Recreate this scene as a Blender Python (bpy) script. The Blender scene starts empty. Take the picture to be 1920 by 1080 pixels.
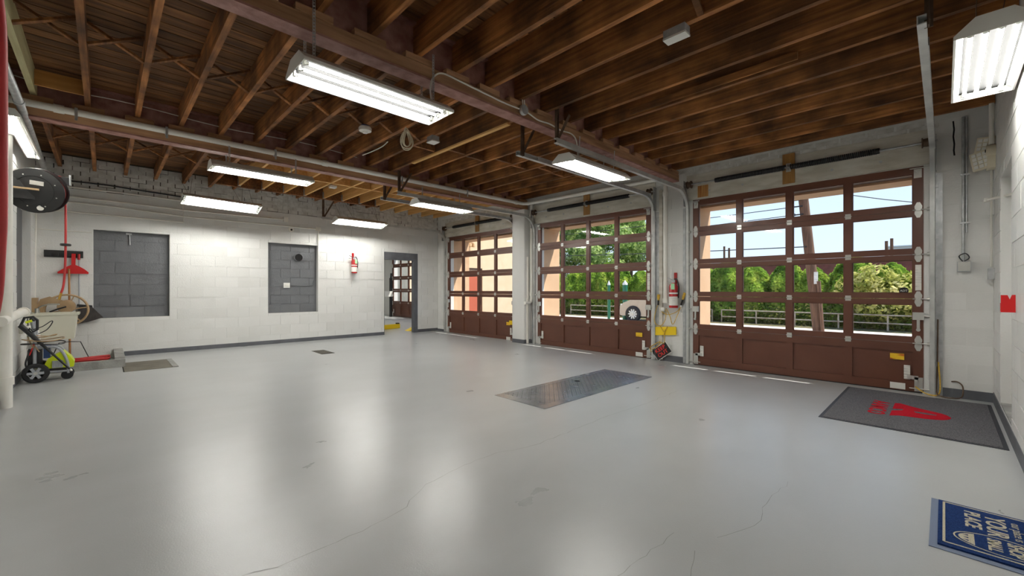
import bpy, bmesh, math, random
from mathutils import Vector, Matrix, Euler
random.seed(7)
scene = bpy.context.scene
col = scene.collection
R = math.radians
PI = math.pi

# ------------------------------------------------------------------ camera
FPX, V0, HC = 787.0, 543.0, 1.25
TH = R(45.8186)
XR, XF, YR, YF = math.sin(TH), math.cos(TH), -math.cos(TH), math.sin(TH)
cam_data = bpy.data.cameras.new('camera')
cam_data.sensor_width = 36.0
cam_data.lens = FPX / 1920 * 36
cam_data.shift_y = (V0 - 540) / 1920
cam_data.clip_end = 500
cam = bpy.data.objects.new('camera', cam_data)
col.objects.link(cam)
cam.location = (0, 0, HC)
cam.rotation_euler = (PI / 2, 0, math.atan2(-XF, YF))
scene.camera = cam

# ------------------------------------------------------------------ sky, sun, exposure
world = bpy.data.worlds.new('sky')
scene.world = world
world.use_nodes = True
wn = world.node_tree
wn.nodes.clear()
w_out = wn.nodes.new('ShaderNodeOutputWorld')
w_bg = wn.nodes.new('ShaderNodeBackground')
w_tc = wn.nodes.new('ShaderNodeTexCoord')
w_sep = wn.nodes.new('ShaderNodeSeparateXYZ')
w_ramp = wn.nodes.new('ShaderNodeValToRGB')
w_ramp.color_ramp.elements[0].position = 0.0
w_ramp.color_ramp.elements[0].color = (0.70, 0.83, 0.97, 1)
w_ramp.color_ramp.elements[1].position = 0.85
w_ramp.color_ramp.elements[1].color = (0.22, 0.43, 0.86, 1)
wn.links.new(w_tc.outputs['Generated'], w_sep.inputs[0])
wn.links.new(w_sep.outputs['Z'], w_ramp.inputs[0])
wn.links.new(w_ramp.outputs[0], w_bg.inputs[0])
wn.links.new(w_bg.outputs[0], w_out.inputs[0])
w_bg.inputs[1].default_value = 1.0

SUN_DIR = Vector((-1.0, 0.9, -2.35)).normalized()
sun_d = bpy.data.lights.new('sun', 'SUN')
sun_d.energy = 7.0
sun_d.angle = R(0.6)
sun_d.color = (1.0, 0.94, 0.85)
sun = bpy.data.objects.new('sun', sun_d)
col.objects.link(sun)
sun.rotation_euler = SUN_DIR.to_track_quat('-Z', 'Y').to_euler()
sun.location = (20, -10, 30)

scene.view_settings.view_transform = 'Standard'
scene.view_settings.look = 'None'
scene.view_settings.gamma = 1.0
scene.view_settings.use_curve_mapping = False
scene.view_settings.exposure = 0.52
TUBE_POWER = 62.0
scene.cycles.use_denoising = True
scene.cycles.max_bounces = 9
scene.cycles.diffuse_bounces = 6
scene.cycles.glossy_bounces = 4
scene.cycles.transparent_max_bounces = 24
scene.cycles.sample_clamp_indirect = 6.0
scene.cycles.caustics_reflective = False
scene.cycles.caustics_refractive = False

# ------------------------------------------------------------------ helpers
def at(u, v, axis, c):
    """point of the place on the plane axis = c (surveyed from the camera station)"""
    r, z = (u - 960) / FPX, (V0 - v) / FPX
    d = (r * XR + XF, r * YR + YF, z)
    o = (0, 0, HC)
    i = 'xyz'.index(axis)
    t = (c - o[i]) / d[i]
    return Vector((o[0] + t * d[0], o[1] + t * d[1], o[2] + t * d[2]))

def S(r, g, b):
    f = lambda c: ((c / 255 + 0.055) / 1.055) ** 2.4 if c > 10 else c / 255 / 12.92
    return (f(r), f(g), f(b))

def fz(y):
    """height of the slightly sloping floor"""
    return 0.006 * max(0.0, y - 3.0)

def material(name, c1, c2=None, rough=0.5, metal=0.0, nscale=4.0, stretch=(1, 1, 1), detail=4, contrast=(0.35, 0.65),
             bump=0.0, bscale=None, rand=0.0, coat=0.0, rough_var=0.0, emit=None, spec=0.5, trans=0.0, bdist=0.01, blotch=None):
    m = bpy.data.materials.new(name)
    m.use_nodes = True
    nt = m.node_tree
    b = nt.nodes['Principled BSDF']
    b.inputs['Roughness'].default_value = rough
    b.inputs['Metallic'].default_value = metal
    b.inputs['Specular IOR Level'].default_value = spec
    b.inputs['Coat Weight'].default_value = coat
    b.inputs['Coat Roughness'].default_value = 0.12
    b.inputs['Base Color'].default_value = (*c1, 1)
    if emit:
        b.inputs['Emission Color'].default_value = (*emit[0], 1)
        b.inputs['Emission Strength'].default_value = emit[1]
    need = c2 is not None or bump > 0 or rough_var > 0
    if not need:
        return m
    geo = nt.nodes.new('ShaderNodeNewGeometry')
    vec = geo.outputs['Position']
    if rand > 0:
        oi = nt.nodes.new('ShaderNodeObjectInfo')
        mul = nt.nodes.new('ShaderNodeMath'); mul.operation = 'MULTIPLY'; mul.inputs[1].default_value = 57.0
        nt.links.new(oi.outputs['Random'], mul.inputs[0])
        add = nt.nodes.new('ShaderNodeVectorMath'); add.operation = 'ADD'
        nt.links.new(vec, add.inputs[0]); nt.links.new(mul.outputs[0], add.inputs[1])
        vec = add.outputs[0]
    mp = nt.nodes.new('ShaderNodeMapping')
    mp.inputs['Scale'].default_value = stretch
    nt.links.new(vec, mp.inputs[0])
    nz = nt.nodes.new('ShaderNodeTexNoise')
    nz.inputs['Scale'].default_value = nscale
    nz.inputs['Detail'].default_value = detail
    nt.links.new(mp.outputs[0], nz.inputs['Vector'])
    if c2 is not None:
        ramp = nt.nodes.new('ShaderNodeValToRGB')
        ramp.color_ramp.elements[0].position = contrast[0]
        ramp.color_ramp.elements[1].position = contrast[1]
        ramp.color_ramp.elements[0].color = (*c1, 1)
        ramp.color_ramp.elements[1].color = (*c2, 1)
        nt.links.new(nz.outputs['Fac'], ramp.inputs[0])
        out = ramp.outputs[0]
        if blotch:
            nz2 = nt.nodes.new('ShaderNodeTexNoise'); nz2.inputs['Scale'].default_value = blotch[0]; nz2.inputs['Detail'].default_value = 5
            nt.links.new(vec, nz2.inputs['Vector'])
            mr3 = nt.nodes.new('ShaderNodeMapRange'); mr3.inputs['From Min'].default_value = .34; mr3.inputs['From Max'].default_value = .66
            mr3.inputs['To Min'].default_value = blotch[1]; mr3.inputs['To Max'].default_value = blotch[2]
            nt.links.new(nz2.outputs['Fac'], mr3.inputs['Value'])
            sc_ = nt.nodes.new('ShaderNodeVectorMath'); sc_.operation = 'SCALE'
            nt.links.new(out, sc_.inputs[0]); nt.links.new(mr3.outputs[0], sc_.inputs['Scale'])
            out = sc_.outputs[0]
        if rand > 0:
            hsv = nt.nodes.new('ShaderNodeHueSaturation')
            mr = nt.nodes.new('ShaderNodeMapRange')
            mr.inputs['To Min'].default_value = 1 - rand
            mr.inputs['To Max'].default_value = 1 + rand
            nt.links.new(oi.outputs['Random'], mr.inputs['Value'])
            nt.links.new(mr.outputs[0], hsv.inputs['Value'])
            nt.links.new(out, hsv.inputs['Color'])
            out = hsv.outputs[0]
        nt.links.new(out, b.inputs['Base Color'])
    if rough_var > 0:
        mr2 = nt.nodes.new('ShaderNodeMapRange')
        mr2.inputs['To Min'].default_value = rough - rough_var
        mr2.inputs['To Max'].default_value = rough + rough_var
        nt.links.new(nz.outputs['Fac'], mr2.inputs['Value'])
        nt.links.new(mr2.outputs[0], b.inputs['Roughness'])
    if bump > 0:
        nb = nz
        if bscale:
            nb = nt.nodes.new('ShaderNodeTexNoise')
            nb.inputs['Scale'].default_value = bscale
            nb.inputs['Detail'].default_value = 3
            nt.links.new(mp.outputs[0], nb.inputs['Vector'])
        bp = nt.nodes.new('ShaderNodeBump')
        bp.inputs['Strength'].default_value = bump
        bp.inputs['Distance'].default_value = bdist
        nt.links.new(nb.outputs['Fac'], bp.inputs['Height'])
        nt.links.new(bp.outputs[0], b.inputs['Normal'])
    return m

def leaf_material(name, c1, c2, c3):
    m = bpy.data.materials.new(name)
    m.use_nodes = True
    nt = m.node_tree
    nt.nodes.clear()
    out = nt.nodes.new('ShaderNodeOutputMaterial')
    geo = nt.nodes.new('ShaderNodeNewGeometry')
    nz = nt.nodes.new('ShaderNodeTexNoise'); nz.inputs['Scale'].default_value = 2.2; nz.inputs['Detail'].default_value = 6
    nt.links.new(geo.outputs['Position'], nz.inputs['Vector'])
    ramp = nt.nodes.new('ShaderNodeValToRGB')
    e = ramp.color_ramp.elements
    e[0].position, e[1].position = 0.34, 0.68
    e[0].color, e[1].color = (*c1, 1), (*c3, 1)
    n = e.new(0.5); n.color = (*c2, 1)
    nt.links.new(nz.outputs['Fac'], ramp.inputs[0])
    d = nt.nodes.new('ShaderNodeBsdfDiffuse'); t = nt.nodes.new('ShaderNodeBsdfTranslucent')
    mx = nt.nodes.new('ShaderNodeMixShader'); mx.inputs[0].default_value = 0.45
    nt.links.new(ramp.outputs[0], d.inputs[0]); nt.links.new(ramp.outputs[0], t.inputs[0])
    nt.links.new(d.outputs[0], mx.inputs[1]); nt.links.new(t.outputs[0], mx.inputs[2])
    nt.links.new(mx.outputs[0], out.inputs[0])
    return m

def glass_material(name, tint=(0.97, 0.98, 0.98), refl=0.06):
    m = bpy.data.materials.new(name)
    m.use_nodes = True
    nt = m.node_tree
    nt.nodes.clear()
    out = nt.nodes.new('ShaderNodeOutputMaterial')
    tr = nt.nodes.new('ShaderNodeBsdfTransparent'); tr.inputs[0].default_value = (*tint, 1)
    gl = nt.nodes.new('ShaderNodeBsdfGlossy'); gl.inputs['Roughness'].default_value = 0.02
    fr = nt.nodes.new('ShaderNodeFresnel')
    geo = nt.nodes.new('ShaderNodeNewGeometry')
    ior = nt.nodes.new('ShaderNodeMapRange'); ior.inputs['To Min'].default_value = 1.32; ior.inputs['To Max'].default_value = 1 / 1.32
    nt.links.new(geo.outputs['Backfacing'], ior.inputs['Value']); nt.links.new(ior.outputs[0], fr.inputs[0])
    mx = nt.nodes.new('ShaderNodeMixShader')
    nt.links.new(fr.outputs[0], mx.inputs[0])
    nt.links.new(tr.outputs[0], mx.inputs[1]); nt.links.new(gl.outputs[0], mx.inputs[2])
    nt.links.new(mx.outputs[0], out.inputs[0])
    return m

class MB:
    """collects shapes in world (or thing-local) metres; build() links them as ONE mesh object"""
    def __init__(s):
        s.v, s.f, s.mi, s.cur = [], [], [], 0
    def mat(s, i):
        s.cur = i; return s
    def face(s, *idx):
        s.f.append(idx); s.mi.append(s.cur)
    def box(s, x0, y0, z0, x1, y1, z1):
        return s.hexa([(x0, y0, z0), (x1, y0, z0), (x1, y1, z0), (x0, y1, z0), (x0, y0, z1), (x1, y0, z1), (x1, y1, z1), (x0, y1, z1)])
    def hexa(s, p):
        n = len(s.v); s.v += [tuple(q) for q in p]
        for q in ((0, 3, 2, 1), (4, 5, 6, 7), (0, 1, 5, 4), (1, 2, 6, 5), (2, 3, 7, 6), (3, 0, 4, 7)):
            s.face(*[n + k for k in q])
        return s
    def cbox(s, c, size, rot=None):
        hx, hy, hz = [k / 2 for k in size]
        pts = [Vector(p) for p in ((-hx, -hy, -hz), (hx, -hy, -hz), (hx, hy, -hz), (-hx, hy, -hz), (-hx, -hy, hz), (hx, -hy, hz), (hx, hy, hz), (-hx, hy, hz))]
        if rot is not None:
            M = rot if isinstance(rot, Matrix) else Euler(rot).to_matrix()
            pts = [M @ p for p in pts]
        return s.hexa([p + Vector(c) for p in pts])
    def bar(s, a, b, w, h, up=(0, 0, 1)):
        a, b = Vector(a), Vector(b)
        t = (b - a).normalized()
        side = t.cross(Vector(up))
        if side.length < 1e-5: side = t.cross(Vector((0, 1, 0)))
        side.normalize(); u = side.cross(t).normalized()
        s1, u1 = side * w / 2, u * h / 2
        return s.hexa([a - s1 - u1, a + s1 - u1, b + s1 - u1, b - s1 - u1, a - s1 + u1, a + s1 + u1, b + s1 + u1, b - s1 + u1])
    def tube(s, path, r, n=8, cap=True, closed=False):
        path = [Vector(p) for p in path]
        rs = r if isinstance(r, (list, tuple)) else [r] * len(path)
        m = len(path)
        base = len(s.v)
        prev = None
        for i, p in enumerate(path):
            if closed: t = path[(i + 1) % m] - path[i - 1]
            else: t = path[min(i + 1, m - 1)] - path[max(i - 1, 0)]
            t = t.normalized() if t.length > 1e-9 else Vector((0, 0, 1))
            if prev is None:
                ref = Vector((0, 0, 1)) if abs(t.z) < 0.9 else Vector((1, 0, 0))
                a = t.cross(ref).normalized()
            else:
                a = prev - t * prev.dot(t)
                a = a.normalized() if a.length > 1e-6 else t.cross(Vector((0.3, 0.5, 0.8))).normalized()
            prev = a
            b = t.cross(a)
            for k in range(n):
                w = 2 * PI * k / n
                s.v.append(tuple(p + (a * math.cos(w) + b * math.sin(w)) * rs[i]))
        for i in range(m if closed else m - 1):
            j = (i + 1) % m
            for k in range(n):
                l = (k + 1) % n
                s.face(base + i * n + k, base + i * n + l, base + j * n + l, base + j * n + k)
        if cap and not closed:
            s.face(*[base + k for k in range(n)][::-1])
            s.face(*[base + (m - 1) * n + k for k in range(n)])
        return s
    def cyl(s, a, b, r, n=12, r2=None):
        return s.tube([a, b], [r, r if r2 is None else r2], n)
    def lathe(s, prof, c=(0, 0, 0), n=20, axis='z'):
        """prof: list of (radius, height)"""
        base = len(s.v); c = Vector(c)
        for r, h in prof:
            for k in range(n):
                w = 2 * PI * k / n
                q = {'z': (r * math.cos(w), r * math.sin(w), h), 'y': (r * math.sin(w), h, r * math.cos(w)), 'x': (h, r * math.cos(w), r * math.sin(w))}[axis]
                s.v.append(tuple(c + Vector(q)))
        for i in range(len(prof) - 1):
            for k in range(n):
                l = (k + 1) % n
                s.face(base + i * n + k, base + i * n + l, base + (i + 1) * n + l, base + (i + 1) * n + k)
        ring = tuple(prof[0]) == tuple(prof[-1])
        if prof[0][0] > 1e-6 and not ring: s.face(*[base + k for k in range(n)][::-1])
        if prof[-1][0] > 1e-6 and not ring: s.face(*[base + (len(prof) - 1) * n + k for k in range(n)])
        return s
    def prism(s, pts, a, b, axis):
        """polygon pts in the two other axes, extruded along axis from a to b"""
        def P3(p, h):
            return {'x': (h, p[0], p[1]), 'y': (p[0], h, p[1]), 'z': (p[0], p[1], h)}[axis]
        n = len(pts); base = len(s.v)
        s.v += [P3(p, a) for p in pts] + [P3(p, b) for p in pts]
        s.face(*[base + k for k in range(n)][::-1]); s.face(*[base + n + k for k in range(n)])
        for k in range(n):
            l = (k + 1) % n
            s.face(base + k, base + l, base + n + l, base + n + k)
        return s
    def quad(s, a, b, c, d):
        n = len(s.v); s.v += [tuple(a), tuple(b), tuple(c), tuple(d)]; s.face(n, n + 1, n + 2, n + 3); return s
    def mesh(s, name, off=None):
        me = bpy.data.meshes.new(name)
        v = s.v if off is None else [(p[0] - off[0], p[1] - off[1], p[2] - off[2]) for p in s.v]
        me.from_pydata(v, [], s.f)
        me.polygons.foreach_set('material_index', s.mi)
        return me
    def build(s, name, mats, parent=None, smooth=False, local=False, fix=True):
        off = None
        if parent is not None and not local:
            off = tuple(wloc(parent))
        me = s.mesh(name, off)
        if fix:
            bm = bmesh.new(); bm.from_mesh(me)
            bmesh.ops.recalc_face_normals(bm, faces=bm.faces)
            bm.to_mesh(me); bm.free()
        for m in (mats if isinstance(mats, (list, tuple)) else [mats]):
            me.materials.append(m)
        if smooth:
            me.polygons.foreach_set('use_smooth', [True] * len(me.polygons))
            try: me.set_sharp_from_angle(angle=R(40))
            except Exception: pass
        me.update()
        o = bpy.data.objects.new(name, me)
        col.objects.link(o)
        o.parent = parent
        return o

def wloc(o):
    v = Vector((0, 0, 0))
    while o is not None:
        v += o.location; o = o.parent
    return v

def tag(o, label=None, cat=None, group=None, kind=None):
    if label: o['label'] = label
    if cat: o['category'] = cat
    if group: o['group'] = group
    if kind: o['kind'] = kind
    return o

def thing(name, loc, label, cat, group=None, kind=None):
    o = bpy.data.objects.new(name, None)
    o.empty_display_size = 0.1
    col.objects.link(o)
    o.location = loc
    return tag(o, label, cat, group, kind)

def copy_tree(o, parent=None):
    c = o.copy(); col.objects.link(c); c.parent = parent
    for ch in list(o.children): copy_tree(ch, c)
    return c

UNIT = {}
def unit_cube(mat):
    if mat.name not in UNIT:
        m = MB().box(-.5, -.5, -.5, .5, .5, .5)
        me = m.mesh('piece'); me.materials.append(mat); UNIT[mat.name] = me
    return UNIT[mat.name]

def piece(name, mat, parent, x0, y0, z0, x1, y1, z1, rot=None):
    o = bpy.data.objects.new(name, unit_cube(mat))
    col.objects.link(o)
    o.parent = parent
    o.location = Vector(((x0 + x1) / 2, (y0 + y1) / 2, (z0 + z1) / 2)) - wloc(parent)
    o.scale = (abs(x1 - x0), abs(y1 - y0), abs(z1 - z0))
    if rot: o.rotation_euler = rot
    return o

def text(name, body, mat, parent, size, M, extrude=0.001, align='CENTER', xs=1.0, off=0.0):
    c = bpy.data.curves.new(name, 'FONT')
    c.body = body; c.size = size; c.extrude = extrude
    c.align_x = align; c.align_y = 'CENTER'; c.offset = off
    c.resolution_u = 3
    c.materials.append(mat)
    tmp = bpy.data.objects.new(name, c); col.objects.link(tmp)
    bpy.context.view_layer.update()
    me = bpy.data.meshes.new_from_object(tmp.evaluated_get(bpy.context.evaluated_depsgraph_get()))
    bpy.data.objects.remove(tmp); bpy.data.curves.remove(c)
    o = bpy.data.objects.new(name, me); col.objects.link(o)
    o.parent = parent
    M = M.copy(); M.translation = M.translation - wloc(parent)
    o.matrix_local = M @ Matrix.Diagonal((xs, 1, 1, 1))
    return o

def frame(origin, ex, ey):
    ex, ey = Vector(ex).normalized(), Vector(ey).normalized()
    ez = ex.cross(ey)
    return Matrix(((ex.x, ey.x, ez.x, origin[0]), (ex.y, ey.y, ez.y, origin[1]), (ex.z, ey.z, ez.z, origin[2]), (0, 0, 0, 1)))

def arc(c, r, a0, a1, n, plane='xz'):
    pts = []
    for i in range(n + 1):
        a = R(a0 + (a1 - a0) * i / n)
        u, w = r * math.cos(a), r * math.sin(a)
        pts.append(Vector({'xz': (u, 0, w), 'yz': (0, u, w), 'xy': (u, w, 0)}[plane]) + Vector(c))
    return pts

def smooth_path(pts, n=8):
    """Catmull-Rom through pts"""
    P = [Vector(p) for p in pts]
    out = []
    for i in range(len(P) - 1):
        a, b, c, d = P[max(i - 1, 0)], P[i], P[i + 1], P[min(i + 2, len(P) - 1)]
        for k in range(n):
            t = k / n
            out.append(0.5 * ((2 * b) + (c - a) * t + (2 * a - 5 * b + 4 * c - d) * t * t + (3 * b - a - 3 * c + d) * t ** 3))
    out.append(P[-1])
    return out

# ------------------------------------------------------------------ materials
M = {}
M['white'] = material('white_wall_paint', S(226, 226, 223), S(218, 218, 214), rough=0.45, nscale=1.3, bump=0.25, bscale=55, rand=0.02)
M['white_old'] = material('old_white_board_paint', S(214, 210, 198), S(190, 184, 168), rough=0.6, nscale=6, stretch=(1, 0.5, 2), bump=0.3, bscale=30)
M['brick'] = material('painted_brick', S(222, 221, 216), S(196, 194, 187), rough=0.7, nscale=9, bump=0.8, bscale=25, rand=0.04)
M['mortar'] = material('open_dark_mortar', S(66, 62, 55), S(96, 92, 84), rough=0.9, nscale=5.5, bump=0.6, bscale=40)
M['grey'] = material('grey_wall_paint', S(108, 110, 113), S(98, 100, 103), rough=0.5, nscale=2, bump=0.3, bscale=60, rand=0.02)
M['greydark'] = material('grey_skirting_paint', S(98, 100, 105), S(86, 88, 92), rough=0.5, nscale=5, bump=0.2, bscale=40)
M['wood'] = material('old_joist_wood', S(192, 128, 70), S(122, 76, 38), rough=0.75, nscale=2.2, stretch=(14, 0.7, 14), detail=6, contrast=(0.3, 0.7), bump=0.5, rand=0.25, blotch=(2.6, .30, 1.10))
M['deck'] = material('old_roof_boards', S(154, 106, 62), S(88, 58, 35), rough=0.8, nscale=2.0, stretch=(0.7, 12, 12), detail=6, contrast=(0.3, 0.7), bump=0.4, rand=0.35, blotch=(1.7, .5, 1.15))
M['pine'] = material('new_pine_lumber', S(236, 190, 122), S(216, 164, 94), rough=0.65, nscale=2.0, stretch=(12, 0.8, 12), detail=5, bump=0.2, rand=0.1)
M['treated'] = material('treated_pine', S(228, 222, 176), S(208, 198, 146), rough=0.65, nscale=2.0, stretch=(10, 0.8, 10), bump=0.2)
M['ply'] = material('plywood_patch', S(190, 138, 74), S(160, 108, 52), rough=0.7, nscale=2.0, stretch=(1, 9, 9), bump=0.1)
M['beam'] = material('red_oxide_steel', S(168, 124, 114), S(132, 88, 76), rough=0.6, nscale=9, bump=0.3, bscale=60)
M['beamdark'] = material('greyed_ledger_wood', S(190, 148, 110), S(148, 108, 76), rough=0.75, nscale=2.0, stretch=(0.8, 10, 10), bump=0.3, rand=0.15)
M['galv'] = material('galvanised_steel', S(196, 198, 198), S(170, 173, 174), rough=0.4, metal=0.5, nscale=14, rough_var=0.08)
M['track'] = material('galvanised_track', S(205, 206, 202), S(180, 182, 180), rough=0.35, metal=0.35, nscale=6)
M['angle'] = material('weathered_angle_iron', S(112, 92, 74), S(84, 66, 52), rough=0.6, metal=0.4, nscale=9)
M['chrome'] = material('bright_zinc_plate', S(206, 206, 200), rough=0.3, metal=0.6)
M['brown'] = material('brown_door_paint', S(100, 60, 43), S(93, 54, 38), rough=0.42, nscale=3, coat=0.1, rand=0.03)
M['glass'] = glass_material('window_glass')
M['black'] = material('black_metal', S(26, 26, 27), S(34, 34, 34), rough=0.45, nscale=10)
M['blackplastic'] = material('black_plastic', S(30, 30, 32), rough=0.5)
M['rubber'] = material('black_rubber', S(36, 36, 38), rough=0.8)
M['pvc'] = material('white_pvc_pipe', S(240, 238, 230), S(230, 227, 217), rough=0.4, nscale=3)
M['enamel'] = material('white_fixture_enamel', S(226, 226, 220), rough=0.35)
M['reflector'] = material('darkened_reflector', S(30, 30, 30), rough=0.7, spec=0.04)  # shade painted in: near-black colour keeps gaps between lit tubes grey
M['tube'] = material('lit_fluorescent_tube', (1, 1, 1), rough=0.3, emit=((1.0, 0.985, 0.93), TUBE_POWER))
M['padwood'] = material('brown_wood_pad', S(166, 122, 62), S(140, 98, 46), rough=0.6, nscale=2, stretch=(8, 8, 0.8), bump=0.15)
M['stucco'] = material('peach_stucco', S(222, 186, 150), S(214, 176, 140), rough=0.9, nscale=3, bump=0.4, bscale=70)
M['stucco_cream'] = material('cream_stucco', S(226, 203, 172), S(218, 194, 160), rough=0.9, nscale=3, bump=0.4, bscale=70)
M['lintel'] = material('grey_brown_lintel_wood', S(112, 92, 80), S(90, 72, 62), rough=0.8, nscale=2, stretch=(8, 0.6, 8), bump=0.3)
M['red'] = material('red_plastic', S(200, 22, 24), rough=0.4)
M['redhose'] = material('red_rubber_hose', S(188, 48, 46), S(170, 38, 38), rough=0.5, nscale=5)
M['redext'] = material('red_extinguisher_paint', S(168, 26, 28), rough=0.25, coat=0.4)
M['paper'] = material('white_label_paper', S(232, 230, 222), S(196, 194, 186), rough=0.7, nscale=40, stretch=(0.2, 0.2, 3), contrast=(0.52, 0.62))
M['yellowlabel'] = material('yellow_label', S(238, 196, 36), S(200, 96, 30), rough=0.6, nscale=22, stretch=(0.3, 0.3, 3), contrast=(0.58, 0.64))
M['yellow'] = material('yellow_plastic', S(240, 205, 20), rough=0.5)
M['rope'] = material('yellow_rope', S(222, 186, 80), S(190, 150, 50), rough=0.8, nscale=60)
M['lime'] = material('lime_green_plastic', S(205, 222, 20), rough=0.35)
M['greymetal'] = material('grey_painted_tube', S(168, 172, 178), rough=0.4)
M['tan'] = material('tan_painted_steel', S(186, 158, 120), S(170, 142, 106), rough=0.5, nscale=8)
M['sink'] = material('cream_laundry_sink', S(226, 224, 206), rough=0.3)
M['wooden_handle'] = material('wooden_broom_handle', S(176, 122, 62), S(150, 96, 50), rough=0.5, nscale=3, stretch=(10, 10, 1))
M['copper'] = material('brown_pole', S(140, 92, 66), rough=0.5)
M['bristle'] = material('grey_bristles', S(78, 74, 72), S(58, 55, 54), rough=0.9, nscale=40, stretch=(4, 4, 0.3))
M['concrete'] = material('worn_concrete', S(170, 170, 166), S(140, 140, 136), rough=0.8, nscale=6, bump=0.4, bscale=40)
M['steelplate'] = material('worn_drain_plate', S(120, 114, 100), S(98, 92, 80), rough=0.5, metal=0.3, nscale=5)
M['grate'] = material('steel_tread_plate', S(168, 172, 178), S(138, 142, 148), rough=0.26, metal=0.8, nscale=5, rough_var=0.05)
M['gratedark'] = material('worn_dark_studs', S(86, 86, 88), rough=0.4, metal=0.5)
M['dark'] = material('dark_void', S(18, 17, 16), rough=0.9)
M['matgrey'] = material('charcoal_carpet', S(122, 121, 124), S(90, 90, 93), rough=1.0, nscale=160, detail=3, contrast=(0.4, 0.6), bump=0.8, bscale=220, spec=0.1)
M['matred'] = material('red_carpet', S(206, 34, 50), S(180, 26, 42), rough=1.0, nscale=160, bump=0.8, bscale=220, spec=0.1)
M['matblue'] = material('blue_carpet', S(40, 66, 118), S(30, 50, 96), rough=1.0, nscale=120, bump=0.8, bscale=220, spec=0.1)
M['matcream'] = material('cream_carpet', S(216, 208, 186), S(196, 188, 164), rough=1.0, nscale=160, bump=0.8, bscale=220, spec=0.1)
M['matedge'] = material('grey_rubber_mat_edge', S(112, 124, 148), rough=0.6)
M['matedgedark'] = material('dark_rubber_mat_edge', S(58, 60, 66), rough=0.7)
M['beige_plastic'] = material('beige_plastic', S(222, 214, 190), rough=0.4)
M['lens'] = material('clear_lamp_lens', S(236, 236, 230), rough=0.2)
M['letter_red'] = material('red_sign_lettering', S(226, 48, 40), rough=0.5)
M['letter_white'] = material('white_sign_print', S(232, 230, 224), rough=0.5)
M['brass'] = material('brass', S(190, 150, 70), rough=0.35, metal=0.8)
M['asphalt'] = material('asphalt', S(104, 104, 104), S(86, 86, 88), rough=0.95, nscale=8, bump=0.3, bscale=80)
M['sidewalk'] = material('pale_pavement', S(208, 202, 192), S(190, 184, 174), rough=0.9, nscale=2)
M['soil'] = material('mulch_soil', S(104, 88, 62), S(78, 84, 44), rough=1.0, nscale=5, bump=0.5)
M['polewood'] = material('utility_pole_wood', S(122, 88, 66), S(88, 62, 46), rough=0.85, nscale=4, stretch=(8, 8, 0.7), bump=0.4)
M['bark'] = material('tree_bark', S(96, 76, 58), S(66, 52, 40), rough=0.95, nscale=5, stretch=(4, 4, 0.6), bump=0.6)
M['railing'] = material('grey_pipe_railing', S(168, 160, 146), S(140, 124, 104), rough=0.6, nscale=8)
M['greenpost'] = material('green_bollard_paint', S(38, 110, 84), rough=0.4)
M['carpaint'] = material('silver_car_paint', S(176, 172, 166), rough=0.25, metal=0.5, coat=0.6)
M['cardark'] = material('dark_car_glass', S(30, 34, 40), rough=0.08)
M['doorred'] = material('terracotta_door_paint', S(186, 96, 70), rough=0.5)
M['far_brick'] = material('far_brick_wall', S(132, 74, 66), S(108, 60, 56), rough=0.9, nscale=3)
M['far_white'] = material('far_pale_wall', S(206, 210, 212), rough=0.8)
M['wire'] = material('black_cable', S(38, 38, 40), rough=0.6)
M['whitewire'] = material('white_cable', S(222, 220, 210), rough=0.5)
M['arbor'] = leaf_material('arborvitae_leaves', S(84, 120, 44), S(140, 172, 66), S(190, 204, 92))
M['conifer'] = leaf_material('tree_leaves', S(96, 130, 66), S(156, 180, 108), S(204, 214, 152))
M['bush'] = leaf_material('loose_bush_leaves', S(128, 138, 60), S(188, 188, 104), S(236, 226, 170))
M['pink'] = leaf_material('pink_blossom', S(190, 110, 130), S(226, 160, 176), S(240, 200, 206))
M['weeds'] = leaf_material('low_growth', S(84, 84, 44), S(104, 112, 52), S(140, 128, 84))

def floor_material():
    m = material('glossy_grey_floor_paint', S(175, 177, 176), S(184, 186, 186), rough=0.28, nscale=1.3, stretch=(1, 1.6, 1), detail=7, contrast=(.25, .75), rough_var=0.015, bump=0.16, bscale=110, bdist=0.004, spec=0.5, blotch=(.7, .97, 1.03))
    return m
M['floor'] = floor_material()

# ------------------------------------------------------------------ room dimensions
XL, XD = -0.81, 7.05          # left wall, door wall
YN, YB = -0.385, 10.40        # wall beside the camera, back wall
ZC = 3.55                     # underside of roof boards
DOORS = [(7.15, 9.90), (3.67, 6.42), (0.17, 2.92)]   # garage door 1, 2, 3 along the door wall

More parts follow.
